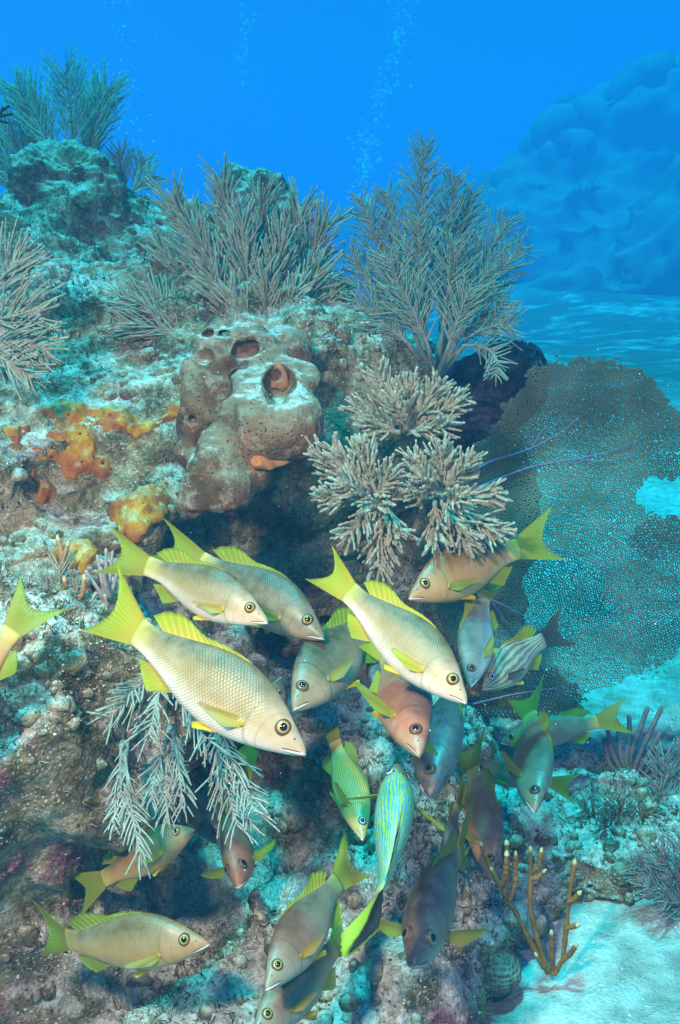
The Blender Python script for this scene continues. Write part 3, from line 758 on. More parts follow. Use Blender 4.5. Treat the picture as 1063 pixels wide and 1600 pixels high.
# plumes hanging under the largest fish
def hang(base, fr, label, **kw):
    o = dict(r0=.0028, rb=.00155, ang=42, curl=.8, spread=.6, taper=.35, fuzz=.25, m=5, kk=9, den=.55, wild=.15, foot=1); o.update(kw)
    return colony('sea_plume', base, label, 'soft coral', fr, coral_mat('plume_white', (.20, .205, .16), (.47, .48, .40)) if 'plume_white' not in bpy.data.materials else bpy.data.materials['plume_white'], MC_STEM2, None, **o)
hang(P(252, 1060, 1.2), [((250, 1060, 1.18), (172, 1120, 1.12), (0, -10), dict(w=30)), ((255, 1060, 1.17), (235, 1150, 1.10), (-4, 0), dict(w=29)), ((265, 1060, 1.17), (322, 1158, 1.08), (10, 0), dict(w=32)), ((258, 1050, 1.16), (300, 1090, 1.12), (0, 0), dict(w=26)), ((240, 1055, 1.18), (200, 1085, 1.12), (0, 0), dict(w=25))],
     'pale spiky plume spreading under the belly of the largest fish')
hang(P(195, 1160, 1.22), [((190, 1165, 1.2), (196, 1270, 1.15), (-8, 0), dict(w=24)), ((196, 1180, 1.19), (222, 1345, 1.12), (-6, 0), dict(w=25)), ((192, 1190, 1.2), (178, 1290, 1.14), (-4, 0), dict(w=17))],
     'pale plume drooping furthest left, down towards the fish with its tail to the left')
hang(P(268, 1135, 1.2), [((266, 1140, 1.19), (262, 1285, 1.12), (-8, 0), dict(w=22)), ((270, 1145, 1.18), (285, 1262, 1.12), (6, 0), dict(w=22)), ((262, 1150, 1.18), (236, 1250, 1.13), (-6, 0), dict(w=20))],
     'pale plume drooping in the middle of three, in front of the dark cave')
hang(P(338, 1110, 1.2), [((340, 1115, 1.19), (372, 1290, 1.10), (-14, 0), dict(w=34, ang=46)), ((342, 1125, 1.18), (398, 1268, 1.10), (-8, 0), dict(w=33, ang=46)), ((338, 1125, 1.18), (352, 1230, 1.12), (-6, 0), dict(w=26))],
     'pale plume drooping furthest right, in front of the fish that faces the camera')
# little plumes on the ledge at the left
hang(P(98, 935, 1.38), [((98, 935, 1.36), (92, 885, 1.34), (0, 0), dict(w=26)), ((98, 935, 1.35), (62, 912, 1.33), (0, 0), dict(w=20))], 'tiny pale plume on the left ledge beside the tan finger coral')
hang(P(112, 945, 1.37), [((112, 945, 1.35), (116, 900, 1.33), (0, 0), dict(w=18))], 'tiny upright pale sprig in front of the tan finger coral')
def rods(name, base, paths, rad, mat, label, cat_, root_name='branch', r_end=.8, knob=0.0, k=10, tipmat=None, seed=0, m=8):
    base = np.asarray(base, float); g = np.random.default_rng(seed)
    root = empty(name, base, label, cat_)
    for i, pts in enumerate(paths):
        w_ = poly(PA(pts), k); r = np.linspace(1, r_end, k) * rad
        if knob: r = r * (1 + knob * g.uniform(-1, 1, k))
        v, fs = tubes(w_[None], r[None], m)
        o = obj(root_name, v, fs, mat, root, loc=base)
        if tipmat:
            t = w_[-1] + (w_[-1] - w_[-2]) / np.linalg.norm(w_[-1] - w_[-2]) * rad * .9
            v, fs = tubes(np.stack((w_[-1] - (w_[-1] - w_[-2]) * .2, t, t + (t - w_[-1]) * .6))[None], np.array([[1.02, .8, .35]]) * r[-1], m)
            q = bpy.data.objects.new('tip', mk_mesh('tip', v - base, fs, tipmat)); col.objects.link(q); q.parent = o
    return root
M_RODG = coral_mat('rod_grey', (.22, .19, .17), (.45, .40, .36), 0)
rods('finger_gorgonian', P(165, 935, 1.36), [[(165, 938, 1.36), (160, 910, 1.35), (152, 868, 1.34)], [(166, 935, 1.36), (166, 900, 1.35), (166, 858, 1.34)], [(168, 935, 1.36), (172, 905, 1.35), (176, 862, 1.34)],
    [(164, 935, 1.36), (150, 915, 1.35), (134, 892, 1.34)], [(170, 935, 1.36), (180, 910, 1.35), (187, 880, 1.34)], [(166, 940, 1.36), (150, 925, 1.34), (143, 940, 1.33)], [(172, 932, 1.35), (166, 915, 1.33), (158, 888, 1.32)], [(170, 960, 1.36), (168, 950, 1.35), (164, 930, 1.34)]], .0034, M_RODG,
    'grey rod coral bundle behind the tail fin of the largest fish', 'soft coral', 'rod', .7, .12, 12)
M_FIN = coral_mat('finger_tan', (.30, .15, .06), (.52, .30, .14), 0)
M_TIP = simple_mat('pale_tip', (.46, .30, .11), (.66, .52, .30), 60)
rods('finger_coral', P(100, 890, 1.36), [[(100, 893, 1.36), (98, 870, 1.355), (91, 843, 1.35)], [(99, 872, 1.355), (103, 862, 1.35), (106, 851, 1.345)], [(122, 938, 1.33), (130, 925, 1.325), (132, 904, 1.32)], [(128, 930, 1.33), (118, 936, 1.33), (113, 940, 1.325)],
    [(102, 935, 1.34), (103, 920, 1.335), (101, 906, 1.33)]], .0045, M_FIN, 'little tan finger coral with pale tips on the left ledge', 'coral', 'finger', .75, .08, 10, M_TIP)
# brown branching coral on the sand, lower right
M_BRC = coral_mat('brown_rod', (.15, .062, .014), (.36, .17, .035), 0)
rods('branching_coral', P(862, 1520, 1.42), [
    [(858, 1520, 1.42), (838, 1490, 1.41), (805, 1425, 1.39), (782, 1385, 1.37), (768, 1358, 1.36)], [(796, 1405, 1.38), (806, 1380, 1.375), (806, 1335, 1.36)], [(788, 1392, 1.375), (795, 1365, 1.37), (792, 1318, 1.36)], [(782, 1385, 1.37), (790, 1370, 1.36), (792, 1335, 1.35)], [(776, 1372, 1.37), (764, 1350, 1.36), (752, 1320, 1.355)],
    [(856, 1520, 1.42), (840, 1470, 1.41), (828, 1420, 1.40), (830, 1370, 1.39), (829, 1328, 1.38)], [(830, 1362, 1.39), (842, 1355, 1.385), (846, 1330, 1.38)], [(830, 1372, 1.39), (840, 1372, 1.385), (850, 1362, 1.38)],
    [(866, 1522, 1.42), (880, 1500, 1.41), (886, 1440, 1.40), (890, 1400, 1.39), (898, 1348, 1.38)], [(888, 1410, 1.39), (898, 1404, 1.385), (905, 1396, 1.38)], [(886, 1450, 1.4), (894, 1448, 1.395), (902, 1446, 1.39)], [(878, 1502, 1.41), (890, 1492, 1.4), (900, 1478, 1.39)],
    [(864, 1520, 1.42), (863, 1490, 1.41), (862, 1458, 1.40)], [(860, 1518, 1.42), (850, 1512, 1.41), (838, 1492, 1.40)]], .0042, M_BRC, 'ochre brown branching coral with three tall knobbly stalks rising from the sand', 'coral', 'stalk', .8, .26, 26, M_TIP)
def brain():
    p, n, d = hit(778, 1520)
    c = p + np.array((0, 0, .006)); F = Field(c - .07, c + .07, .004)
    F.blob(c, (.036, .036, .03), .01); F.blob(c + np.array((-.012, 0, -.008)), .03, .02)
    v, f = F.mesh(); nn = vnormals(v, f); v = v + nn * fbm(v, [(30, .003), (60, .0015)], 3)[:, None]
    tag(obj('brain_coral', v, f, pit_material('brain_skin', (.22, .165, .12), (.12, .09, .065), 150), loc=c), 'small round pitted olive coral head on the sand left of the ochre branching coral', 'coral')
brain()
# right edge growths
M_PUR = coral_mat('finger_purple', (.10, .07, .07), (.24, .17, .16), 0)
rods('finger_gorgonian', P(985, 1222, 1.95), [[(985, 1222, 1.95), (962, 1190, 1.94), (952, 1158, 1.94), (949, 1132, 1.94)], [(985, 1222, 1.95), (970, 1185, 1.93), (968, 1150, 1.93), (963, 1125, 1.93)], [(986, 1220, 1.95), (985, 1180, 1.93), (1000, 1140, 1.92), (1012, 1106, 1.92)],
    [(986, 1220, 1.95), (995, 1190, 1.93), (1015, 1145, 1.92), (1034, 1106, 1.92)], [(988, 1220, 1.95), (1005, 1195, 1.93), (1025, 1160, 1.92), (1033, 1142, 1.92)], [(984, 1220, 1.95), (978, 1185, 1.93), (985, 1150, 1.93), (983, 1120, 1.93)], [(990, 1222, 1.95), (1015, 1200, 1.93), (1030, 1180, 1.92), (1035, 1170, 1.92)],
    [(990, 1225, 1.95), (1020, 1215, 1.93), (1045, 1195, 1.92), (1062, 1165, 1.92)], [(1000, 1225, 1.95), (1040, 1215, 1.93), (1055, 1200, 1.92), (1080, 1150, 1.92)], [(1010, 1222, 1.95), (1032, 1205, 1.93), (1044, 1185, 1.92), (1046, 1168, 1.92)], [(984, 1222, 1.95), (955, 1200, 1.94), (946, 1175, 1.94), (945, 1155, 1.94)]], .0062, M_PUR,
    'thick fingered purple brown gorgonian at the right edge above the pale plumes', 'soft coral', 'finger', .85, .08, 14)
colony('sea_plume', P(1050, 1330, 1.9), 'thin bluish grey sea plume at the right edge below the purple fingers', 'soft coral', [
    ((1050, 1325, 1.9), (1040, 1180, 1.88), (-8, 0), dict(w=36)), ((1050, 1325, 1.9), (1075, 1170, 1.88), (8, 0), dict(w=36)), ((1045, 1325, 1.9), (1005, 1240, 1.86), (-8, 0), dict(w=32)), ((1055, 1325, 1.88), (1030, 1230, 1.85), (0, 0), dict(w=32))],
    MC_GREY, MC_STEM, r0=.0035, rb=.0019, ang=45, spread=.5, den=.7, foot=1)
colony('sea_plume', P(985, 1345, 1.8), 'fuzzy tan plume leaning left over the rubble at the right', 'soft coral', [
    ((985, 1340, 1.78), (880, 1305, 1.7), (0, -14), dict(w=34)), ((985, 1335, 1.78), (910, 1265, 1.72), (0, -10), dict(w=36)), ((985, 1330, 1.78), (965, 1245, 1.72), (0, 0), dict(w=36)), ((988, 1330, 1.78), (1010, 1262, 1.72), (0, 0), dict(w=32)), ((980, 1340, 1.76), (925, 1330, 1.68), (0, -8), dict(w=30)), ((985, 1335, 1.76), (940, 1285, 1.68), (0, -10), dict(w=34))],
    coral_mat('plume_fuzzy', (.16, .13, .08), (.36, .29, .18)), MC_STEM, r0=.0035, rb=.0018, ang=46, curl=.3, spread=.9, fuzz=.15, den=.9, foot=1)
colony('sea_plume', P(1075, 1420, 1.6), 'pale blurry plume cut by the right edge, lowest of those on that side', 'soft coral', [
    ((1075, 1415, 1.58), (990, 1350, 1.55), (0, -10), dict(w=36)), ((1075, 1410, 1.58), (1025, 1320, 1.55), (0, -6), dict(w=36)), ((1078, 1420, 1.56), (1010, 1385, 1.53), (0, -10), dict(w=32)), ((1080, 1410, 1.58), (1065, 1310, 1.55), (0, 0), dict(w=36)), ((1080, 1420, 1.56), (1040, 1410, 1.52), (0, 0), dict(w=30))],
    MC_GREY, MC_STEM, r0=.003, rb=.0015, ang=46, spread=.9, den=.7, foot=1)

# ------------------------------------------------------------------ sea fans
def in_poly(p, pg):
    x_, y_ = p[:, 0], p[:, 1]; r = np.zeros(len(p), bool); pg = np.asarray(pg, float)
    for i in range(len(pg)):
        (x1, y1), (x2, y2) = pg[i], pg[i - 1]
        c = ((y1 > y_) != (y2 > y_)); r ^= c & (x_ < (x2 - x1) * (y_ - y1) / (y2 - y1 + 1e-9) + x1)
    return r
def fan_mat(name, a, b):
    M = Mat(name); co = M.coord('Object'); n = M.noise(co, 9, 4); n2 = M.noise(co, 300, 3)
    c = M.ramp(M.math('ADD', M.math('MULTIPLY', n, .7), M.math('MULTIPLY', n2, .3)), [(.4, a), (.62, b)])
    m = M.fin(c, .9, .2); M.translucent(c, .12); return m
def sea_fan(outline, holes, depth, pitch, rad, veins, label, base, mat, vmat, seed=0, aniso=1.0, ang=0.0):
    g = np.random.default_rng(seed); pg = np.array(outline, float)
    lo, hi = pg.min(0), pg.max(0); n = int(max(hi - lo) / pitch * 1.6) + 8
    I, J = np.meshgrid(np.arange(-n, n), np.arange(-n, n), indexing='ij')
    a1 = np.array((pitch, 0)); a2 = np.array((pitch * .5, pitch * .866 * aniso)); c = (lo + hi) / 2
    A = I[..., None] * a1 + J[..., None] * a2; B = A + np.array((0, pitch * .577 * aniso))
    ca, sa = math.cos(ang), math.sin(ang); Rm = np.array(((ca, -sa), (sa, ca)))
    A = A @ Rm.T + c; B = B @ Rm.T + c
    jit = pitch * .17
    A = A + g.normal(0, jit, A.shape); B = B + g.normal(0, jit, B.shape)
    def warp(q):
        p3 = np.concatenate((q.reshape(-1, 2) * .012, np.zeros((q[..., 0].size, 1))), 1)
        return q + 9 * np.stack((vnoise(p3, seed), vnoise(p3 + 50, seed)), 1).reshape(q.shape)
    A, B = warp(A), warp(B)
    E = np.concatenate([np.stack((A[1:, 1:], B[1:, 1:]), 2).reshape(-1, 2, 2), np.stack((A[1:, 1:], B[1:, :-1]), 2).reshape(-1, 2, 2), np.stack((A[:-1, 1:], B[1:, :-1]), 2).reshape(-1, 2, 2)])
    md = E.mean(1); p3 = np.concatenate((md, np.zeros((len(md), 1))), 1)
    fr = md + 10 * np.stack((vnoise(p3 * .06, 5), vnoise(p3 * .06, 6)), 1) + 5 * np.stack((vnoise(p3 * .2, 7), vnoise(p3 * .2, 8)), 1)
    ok = in_poly(fr, pg)
    for hpg in holes: ok &= ~in_poly(fr, hpg)
    ok &= g.random(len(E)) > .03
    E = E[ok]; md = md[ok]
    d = depth(E[..., 0], E[..., 1])
    pts = PA(np.stack((E[..., 0], E[..., 1], d), -1))
    pts = np.stack((pts[:, 0], pts.mean(1), pts[:, 1]), 1)
    rr = rad(md) if callable(rad) else np.full(len(md), rad)
    base = np.asarray(base, float)
    root = empty('sea_fan', base, label, 'sea fan')
    v, fs = tubes(pts, np.repeat(rr[:, None], 3, 1), 4, False)
    obj('mesh_blade', v, fs, mat, root, loc=base)
    for vn, r in veins:
        w_ = poly(np.array([(x_, y_) for x_, y_ in vn], float), 20)
        p_ = PA(np.stack((w_[:, 0], w_[:, 1], depth(w_[:, 0], w_[:, 1]) - .004), 1))
        v, fs = tubes(p_[None], np.linspace(r, r * .3, 20)[None] * .7, 7)
        obj('vein', v, fs, vmat, root, loc=base)
    return root
FAN = fan_mat('fan_olive', (.085, .095, .055), (.185, .195, .12)); VEIN = simple_mat('fan_vein', (.14, .10, .17), (.30, .23, .34), 80)
def fan_depth(x_, y_): return 1.80 + .00035 * (x_ - 800) + .00012 * (y_ - 800) + .02 * np.sin(x_ * .011 + y_ * .007) + .012 * np.sin(y_ * .02)
sea_fan([(745, 690), (778, 655), (800, 612), (830, 580), (880, 562), (930, 556), (975, 562), (1015, 590), (1050, 628), (1090, 660), (1150, 700), (1190, 780), (1180, 900), (1120, 980), (1063, 1020), (1030, 1035), (1000, 1050), (960, 1066), (925, 1078), (905, 1092), (870, 1085), (840, 1062), (800, 1068), (760, 1062), (720, 1020), (690, 980), (670, 930), (660, 860), (690, 790), (720, 740)],
        [[(998, 762), (1015, 748), (1050, 746), (1110, 752), (1130, 780), (1110, 806), (1050, 812), (1012, 806), (1002, 785)]],
        fan_depth, 4.3, lambda m: .0012 + .0007 * np.clip((860 - m[:, 1]) / 200, 0, 1) + .0002 * vnoise(np.concatenate((m * .02, np.zeros((len(m), 1))), 1), 4),
        [([(700, 770), (760, 722), (830, 702), (890, 668), (905, 650)], .0042), ([(830, 702), (845, 675), (862, 660)], .002), ([(700, 780), (770, 752), (830, 728), (900, 718), (960, 705), (1005, 685)], .0042), ([(900, 718), (950, 722), (1000, 712)], .002),
         ([(690, 820), (800, 832), (850, 850), (900, 870), (960, 885)], .004), ([(850, 850), (890, 895), (930, 930)], .002), ([(690, 900), (765, 935), (820, 962), (880, 1000)], .003), ([(765, 935), (800, 985), (830, 1020)], .002)],
        'huge olive net like sea fan with purple veins filling the right side', P(700, 800, 1.82), FAN, VEIN, 3, 1.0, .3)
sea_fan([(985, 835), (1000, 818), (1040, 812), (1090, 820), (1110, 850), (1060, 870), (1010, 868), (990, 855)], [], lambda x_, y_: 1.92 + 0 * x_, 5.5, .0016, [([(1110, 850), (1060, 842), (1010, 835)], .003)],
        'small purple blue sea fan patch below the hole in the huge sea fan', P(1110, 850, 1.92), fan_mat('fan_purple', (.10, .08, .22), (.2, .16, .36)), VEIN, 9)
sea_fan([(735, 1090), (770, 1062), (820, 1045), (860, 1048), (895, 1072), (912, 1092), (880, 1110), (840, 1120), (780, 1118), (745, 1112)], [], lambda x_, y_: 1.74 + .0002 * (x_ - 800), 6.0, .0015, [([(740, 1100), (800, 1085), (870, 1075)], .003)],
        'small dark sea fan low down, in front of the lower edge of the huge one', P(735, 1105, 1.74), fan_mat('fan_dark', (.03, .03, .025), (.07, .065, .045)), VEIN, 12, 1.0, .2)

# ------------------------------------------------------------------ fish
UK = np.array([0, .02, .05, .1, .16, .22, .3, .4, .5, .6, .7, .8, .9, 1.0])
TOP = np.array([.008, .026, .046, .076, .112, .142, .172, .190, .184, .162, .130, .098, .074, .070])
BOT = np.array([-.012, -.028, -.044, -.066, -.090, -.110, -.134, -.152, -.154, -.142, -.116, -.088, -.070, -.068])
WID = np.array([.010, .021, .033, .050, .066, .079, .089, .093, .088, .076, .058, .040, .025, .015])
def prof(u, a):
    """smooth (cubic) interpolation of a profile"""
    u = np.clip(np.asarray(u, float), 0, 1); i = np.clip(np.searchsorted(UK, u) - 1, 0, len(UK) - 2)
    sl = np.gradient(a, UK); h_ = UK[i + 1] - UK[i]; t = (u - UK[i]) / h_
    return ((2 * t ** 3 - 3 * t ** 2 + 1) * a[i] + (t ** 3 - 2 * t ** 2 + t) * h_ * sl[i] + (-2 * t ** 3 + 3 * t ** 2) * a[i + 1] + (t ** 3 - t ** 2) * h_ * sl[i + 1])
def body_pt(u, th, fat=1.0):
    zt, zb, w_ = prof(u, TOP), prof(u, BOT), prof(u, WID) * fat
    zc, hh = (zt + zb) / 2, (zt - zb) / 2
    c, s_ = np.cos(th), np.sin(th)
    y = w_ * np.sign(s_) * np.abs(s_) ** .92 * (1 - .22 * np.maximum(c, 0) ** 2)
    z = zc + hh * c
    # gill cover: stands a little proud of the flank behind it
    uo = .285 - .075 * c * c
    e_ = np.clip((uo - u) / .02, 0, 1) * np.clip((u - .14) / .1, 0, 1)
    y = y * (1 + .035 * e_ * (np.abs(c) < .85))
    return np.stack((.5 - u, y, z), -1)

def fish_skin(name, back, mid, belly, tail=(.50, .42, .04), head=None, stripes=None, scale=1.0, rosy=(.55, .36, .26), blot=0.0):
    M = Mat(name); uv = M.sep(M.coord('UV')); u, v = uv[0], uv[1]        # u: nose to tail, v: 1 back to 0 belly
    co = M.coord('Object'); n = M.noise(co, 7, 4); nf = M.noise(co, 45, 4, .7)
    vv = M.math('ADD', v, M.math('MULTIPLY', M.math('SUBTRACT', n, .5), .12))
    c = M.ramp(vv, [(.26, belly), (.47, mid), (.57, tuple(a * .6 + b * .4 for a, b in zip(mid, back))), (.73, back)])
    c = M.mix(M.rng(M.noise(co, 16, 5, .65), .42, .70, 0, .38), c, tuple(x * .55 for x in mid))
    hd = M.rng(u, .30, .12)
    c = M.mix(M.math('MULTIPLY', hd, .45), c, head or rosy)
    c = M.mix(M.math('MULTIPLY', M.rng(u, .86, 1.0), .8), c, tail)
    a = M.math('MULTIPLY', u, 58 * scale); b = M.math('MULTIPLY', v, 19 * scale)
    s1 = M.math('ABSOLUTE', M.math('SINE', M.math('MULTIPLY', M.math('ADD', a, b), 3.14159)))
    s2 = M.math('ABSOLUTE', M.math('SINE', M.math('MULTIPLY', M.math('SUBTRACT', a, b), 3.14159)))
    sc = M.math('POWER', M.math('MULTIPLY', s1, s2), .5)
    body = M.math('MULTIPLY', M.rng(u, .20, .30), 1.0)
    if stripes:
        c1, c2, fr, wob = stripes
        q = M.math('ADD', M.math('MULTIPLY', v, fr), M.math('MULTIPLY', M.math('SUBTRACT', M.noise(M.comb(M.math('MULTIPLY', u, 5), M.math('MULTIPLY', v, 4)), 1.6, 4, .6), .5), wob))
        q = M.math('ADD', q, M.math('MULTIPLY', u, -1.5))
        sn = M.math('SINE', M.math('MULTIPLY', q, 6.28318))
        # scale rows break the stripes up a little
        sn = M.math('ADD', sn, M.math('MULTIPLY', M.math('SUBTRACT', sc, .6), .5))
        st = M.mix(M.rng(sn, -.05, .35), c1, c2)
        edge = M.math('MULTIPLY', M.rng(sn, -.45, -.05), M.rng(sn, .3, .0))
        st = M.mix(M.math('MULTIPLY', edge, .7), st, tuple(x * .3 for x in c1))
        c = M.mix(M.rng(u, 1.02, .93, 0, .93), c, st)
        if blot: pass
    else:
        dk = M.math('MULTIPLY', M.math('MULTIPLY', M.rng(sc, .66, .25), body), .48)
        c = M.mix(dk, c, tuple(x * .42 for x in back))
        br = M.math('MULTIPLY', M.math('SINE', M.math('ADD', M.math('MULTIPLY', u, 52), M.math('MULTIPLY', v, 4))), M.rng(v, .45, .8))
        c = M.mix(M.math('MULTIPLY', M.rng(br, .2, 1.0), .2), c, tuple(x * .4 for x in back))
        # pores and freckles on the snout
        vd = M.vor(co, 34); vm = M.math('MULTIPLY', M.rng(vd, .12, .06), M.math('MULTIPLY', M.rng(u, .16, .10), M.rng(nf, .5, .56)))
        c = M.mix(M.math('MULTIPLY', vm, .7), c, (.05, .03, .02))
    c = M.mix(M.rng(nf, .35, .7, 0, .16), c, (.62, .50, .40))
    uo = M.math('SUBTRACT', .272, M.math('MULTIPLY', M.math('POWER', M.math('SUBTRACT', M.math('MULTIPLY', v, 2), 1), 2), .075))
    gl = M.math('ABSOLUTE', M.math('SUBTRACT', u, uo))
    c = M.mix(M.math('MULTIPLY', M.rng(gl, .012, .002), .35), c, tuple(x * .35 for x in mid))
    uo2 = M.math('SUBTRACT', .205, M.math('MULTIPLY', M.math('POWER', M.math('SUBTRACT', M.math('MULTIPLY', v, 2), .75), 2), .06))
    g2 = M.math('ABSOLUTE', M.math('SUBTRACT', u, uo2))
    c = M.mix(M.math('MULTIPLY', M.rng(g2, .008, .001), .22), c, tuple(x * .35 for x in mid))
    hh = M.math('ADD', M.math('MULTIPLY', M.math('MULTIPLY', sc, body), .8), M.math('ADD', M.math('MULTIPLY', nf, .25), M.math('MULTIPLY', M.rng(gl, .0, .012), .6)))
    M.fin(c, M.rng(nf, .3, .7, .34, .5), .45, M.bump(hh, .2, .003))
    M.b.inputs['Sheen Weight'].default_value = 0.0
    return M.m
def fin_skin(name, root, edge, tr=.4, blot=None, thin=1.0):
    M = Mat(name); uv = M.sep(M.coord('UV')); s_, r = uv[0], uv[1]
    n = M.noise(M.coord('Object'), 25, 4)
    c = M.mix(M.math('ADD', r, M.math('MULTIPLY', M.math('SUBTRACT', n, .5), .3), clamp=True), root, edge)
    ray = M.math('SINE', M.math('MULTIPLY', M.math('ADD', s_, M.math('MULTIPLY', M.math('SUBTRACT', n, .5), .01)), 6.28 * 17))
    c = M.mix(M.rng(ray, .1, .9, 0, .2), c, tuple(x * .5 for x in root))
    if blot:
        k = M.math('MULTIPLY', M.rng(M.math('ADD', s_, M.math('MULTIPLY', M.math('SUBTRACT', n, .5), .5)), blot[1], blot[2]), M.rng(r, blot[3], blot[4]))
        c = M.mix(k, c, blot[0])
    M.fin(c, .5, .35, M.bump(ray, .2, .002)); M.translucent(c, tr)
    sh = M.out.inputs[0].links[0].from_socket; tp = M.n('ShaderNodeBsdfTransparent'); mx = M.n('ShaderNodeMixShader')
    M.set(mx.inputs[0], M.math('MULTIPLY', M.rng(r, .15, 1.0, .06 * thin, min(.42 * thin, .8)), M.rng(ray, .2, -.6, .4, 1.0)))      # thin membrane between the rays
    M.t.links.new(sh, mx.inputs[1]); M.t.links.new(tp.outputs[0], mx.inputs[2]); M.t.links.new(mx.outputs[0], M.out.inputs[0])
    return M.m

SK = {
    'tan': fish_skin('snapper_tan', (.07, .06, .012), (.35, .24, .095), (.82, .67, .54), rosy=(.58, .37, .25)),
    'sandy': fish_skin('snapper_sandy', (.13, .08, .018), (.48, .23, .05), (.55, .29, .08), rosy=(.42, .19, .08)),
    'grey': fish_skin('snapper_grey', (.105, .09, .045), (.23, .18, .095), (.36, .28, .18), rosy=(.26, .16, .10)),
    'rust': fish_skin('snapper_rust', (.13, .075, .045), (.34, .135, .06), (.40, .20, .11), rosy=(.42, .18, .09)),
    'dark': fish_skin('snapper_dark', (.055, .04, .033), (.115, .075, .058), (.20, .14, .11), rosy=(.15, .09, .075)),
    'olive': fish_skin('snapper_olive_shaded', (.05, .048, .016), (.16, .115, .045), (.40, .28, .16), rosy=(.32, .19, .11)),  # olive, darkened so the skin colour carries the shade of neighbouring fish
    'blue': fish_skin('snapper_blue', (.08, .10, .08), (.13, .17, .16), (.45, .48, .45), rosy=(.16, .17, .15)),
    'gold_grunt': fish_skin('grunt_gold', (.40, .34, .03), (.45, .36, .04), (.5, .45, .2), stripes=((.19, .16, .08), (.64, .36, .002), 22, 1.6), rosy=(.42, .32, .03)),
    'green_grunt': fish_skin('grunt_green', (.10, .38, .30), (.16, .46, .30), (.4, .5, .4), stripes=((.004, .18, .27), (.17, .33, .006), 16, 2.4), rosy=(.2, .4, .3), tail=(.35, .40, .05)),
    'blue_grunt': fish_skin('grunt_blue', (.04, .042, .025), (.09, .08, .04), (.34, .30, .22), stripes=((.025, .055, .12), (.095, .07, .014), 17, 2.8), rosy=(.14, .13, .10), tail=(.05, .05, .05)),
    'pale_grunt': fish_skin('grunt_pale', (.12, .14, .12), (.24, .26, .20), (.5, .5, .42), stripes=((.34, .33, .16), (.07, .12, .13), 8, 1.0), rosy=(.28, .28, .22), tail=(.03, .03, .035)),
}
FN = {
    'yellow': fin_skin('fin_yellow', (.60, .42, .05), (.46, .52, .02), .45, None, 1.4),
    'lime': fin_skin('fin_lime', (.40, .34, .05), (.34, .46, .02), .45, None, 1.4),
    'olive': fin_skin('fin_olive', (.30, .26, .04), (.26, .30, .03)),
    'clear': fin_skin('fin_clear', (.58, .42, .04), (.50, .46, .16), .5, None, 1.9),
    'dark': fin_skin('fin_dark', (.03, .03, .03), (.06, .06, .045), .2),
    'striped': fin_skin('fin_striped', (.30, .42, .03), (.46, .52, .04), .35, ((.012, .012, .012), .42, .56, 1.05, .92)),
    'gold': fin_skin('fin_gold', (.75, .42, .01), (.70, .56, .02)),
}
M_IRIS = simple_mat('iris_gold', (.30, .15, .015), (.58, .34, .04), 60, .25, .001, .5)
M_IRISD = simple_mat('iris_dark', (.10, .06, .03), (.22, .14, .06), 60, .25, .001, .5)
M_IRISB = simple_mat('iris_blue', (.25, .35, .45), (.65, .72, .75), 60, .25, .001, .5)
MP = Mat('pupil'); M_PUP = MP.fin((.004, .004, .006), .08, .6)
M_RIM = simple_mat('eye_rim', (.05, .035, .02), (.11, .07, .04), 60, .4, .001, .4)
M_LIP = simple_mat('lip', (.40, .30, .25), (.56, .45, .39), 40, .5, .001, .3)
M_LIPD = simple_mat('lip_dull', (.22, .15, .12), (.36, .26, .21), 40, .5, .001, .3)
M_MOUTH = simple_mat('mouth_line', (.06, .03, .025), (.12, .06, .05), 40, .7, .001, .2)

def grid_faces(a, b):
    i = np.arange(a * b).reshape(a, b)
    return np.stack((i[:-1, :-1], i[1:, :-1], i[1:, 1:], i[:-1, 1:]), -1).reshape(-1, 4)
def sheet(B, T, nrm, ns=26, nr=7, th=.0035, cup=0.0, bulge=None, edge=0.0, seed=0):
    """a fin: two skins between a base line and a tip line, closed at the rim"""
    g = np.random.default_rng(seed)
    B, T = poly2(B, ns), poly2(T, ns)
    r = np.linspace(0, 1, nr)[None, :, None]; s_ = np.linspace(0, 1, ns)
    T = T + (T - B) * (edge * (.5 * np.sin(s_ * 6.28 * 9) + .5 * g.uniform(-1, 1, ns)))[:, None]
    p = B[:, None] * (1 - r) + T[:, None] * r
    nrm = np.asarray(nrm, float); nrm = nrm / np.linalg.norm(nrm)
    p = p + nrm * (cup * np.sin(np.pi * .5 * r) ** 2 + .010 * r * np.sin(s_ * 7 + seed)[:, None, None] * .5)
    if bulge is not None: p = p + np.asarray(bulge) * (np.sin(np.pi * r))
    t = th * (1 - .75 * r) * (1 + .2 * np.sin(s_ * 6.28 * 17)[:, None, None])
    a, b = (p + nrm * t).reshape(-1, 3), (p - nrm * t).reshape(-1, 3)
    f = grid_faces(ns, nr); N = ns * nr
    idx = np.arange(N).reshape(ns, nr)
    loop = np.concatenate((idx[:, 0], idx[-1, 1:], idx[-2::-1, -1], idx[0, -2:0:-1])); nx = np.roll(loop, -1)
    rim = np.stack((loop, nx, nx + N, loop + N), 1)
    uv = np.stack((np.repeat(s_, nr), np.tile(np.linspace(0, 1, nr), ns)), 1)
    return np.concatenate((a, b)), np.concatenate((f, f[:, ::-1] + N, rim)), np.concatenate((uv, uv))
def poly2(p, k):
    p = np.asarray(p, float); s_ = np.linspace(0, 1, len(p)); u = np.linspace(0, 1, k)
    if len(p) < 4: return np.stack([np.interp(u, s_, p[:, j]) for j in range(3)], 1)
    q = np.stack([np.interp(u, s_, p[:, j]) for j in range(3)], 1)
    for _ in range(3): q[1:-1] = (q[:-2] + 2 * q[1:-1] + q[2:]) / 4
    return q

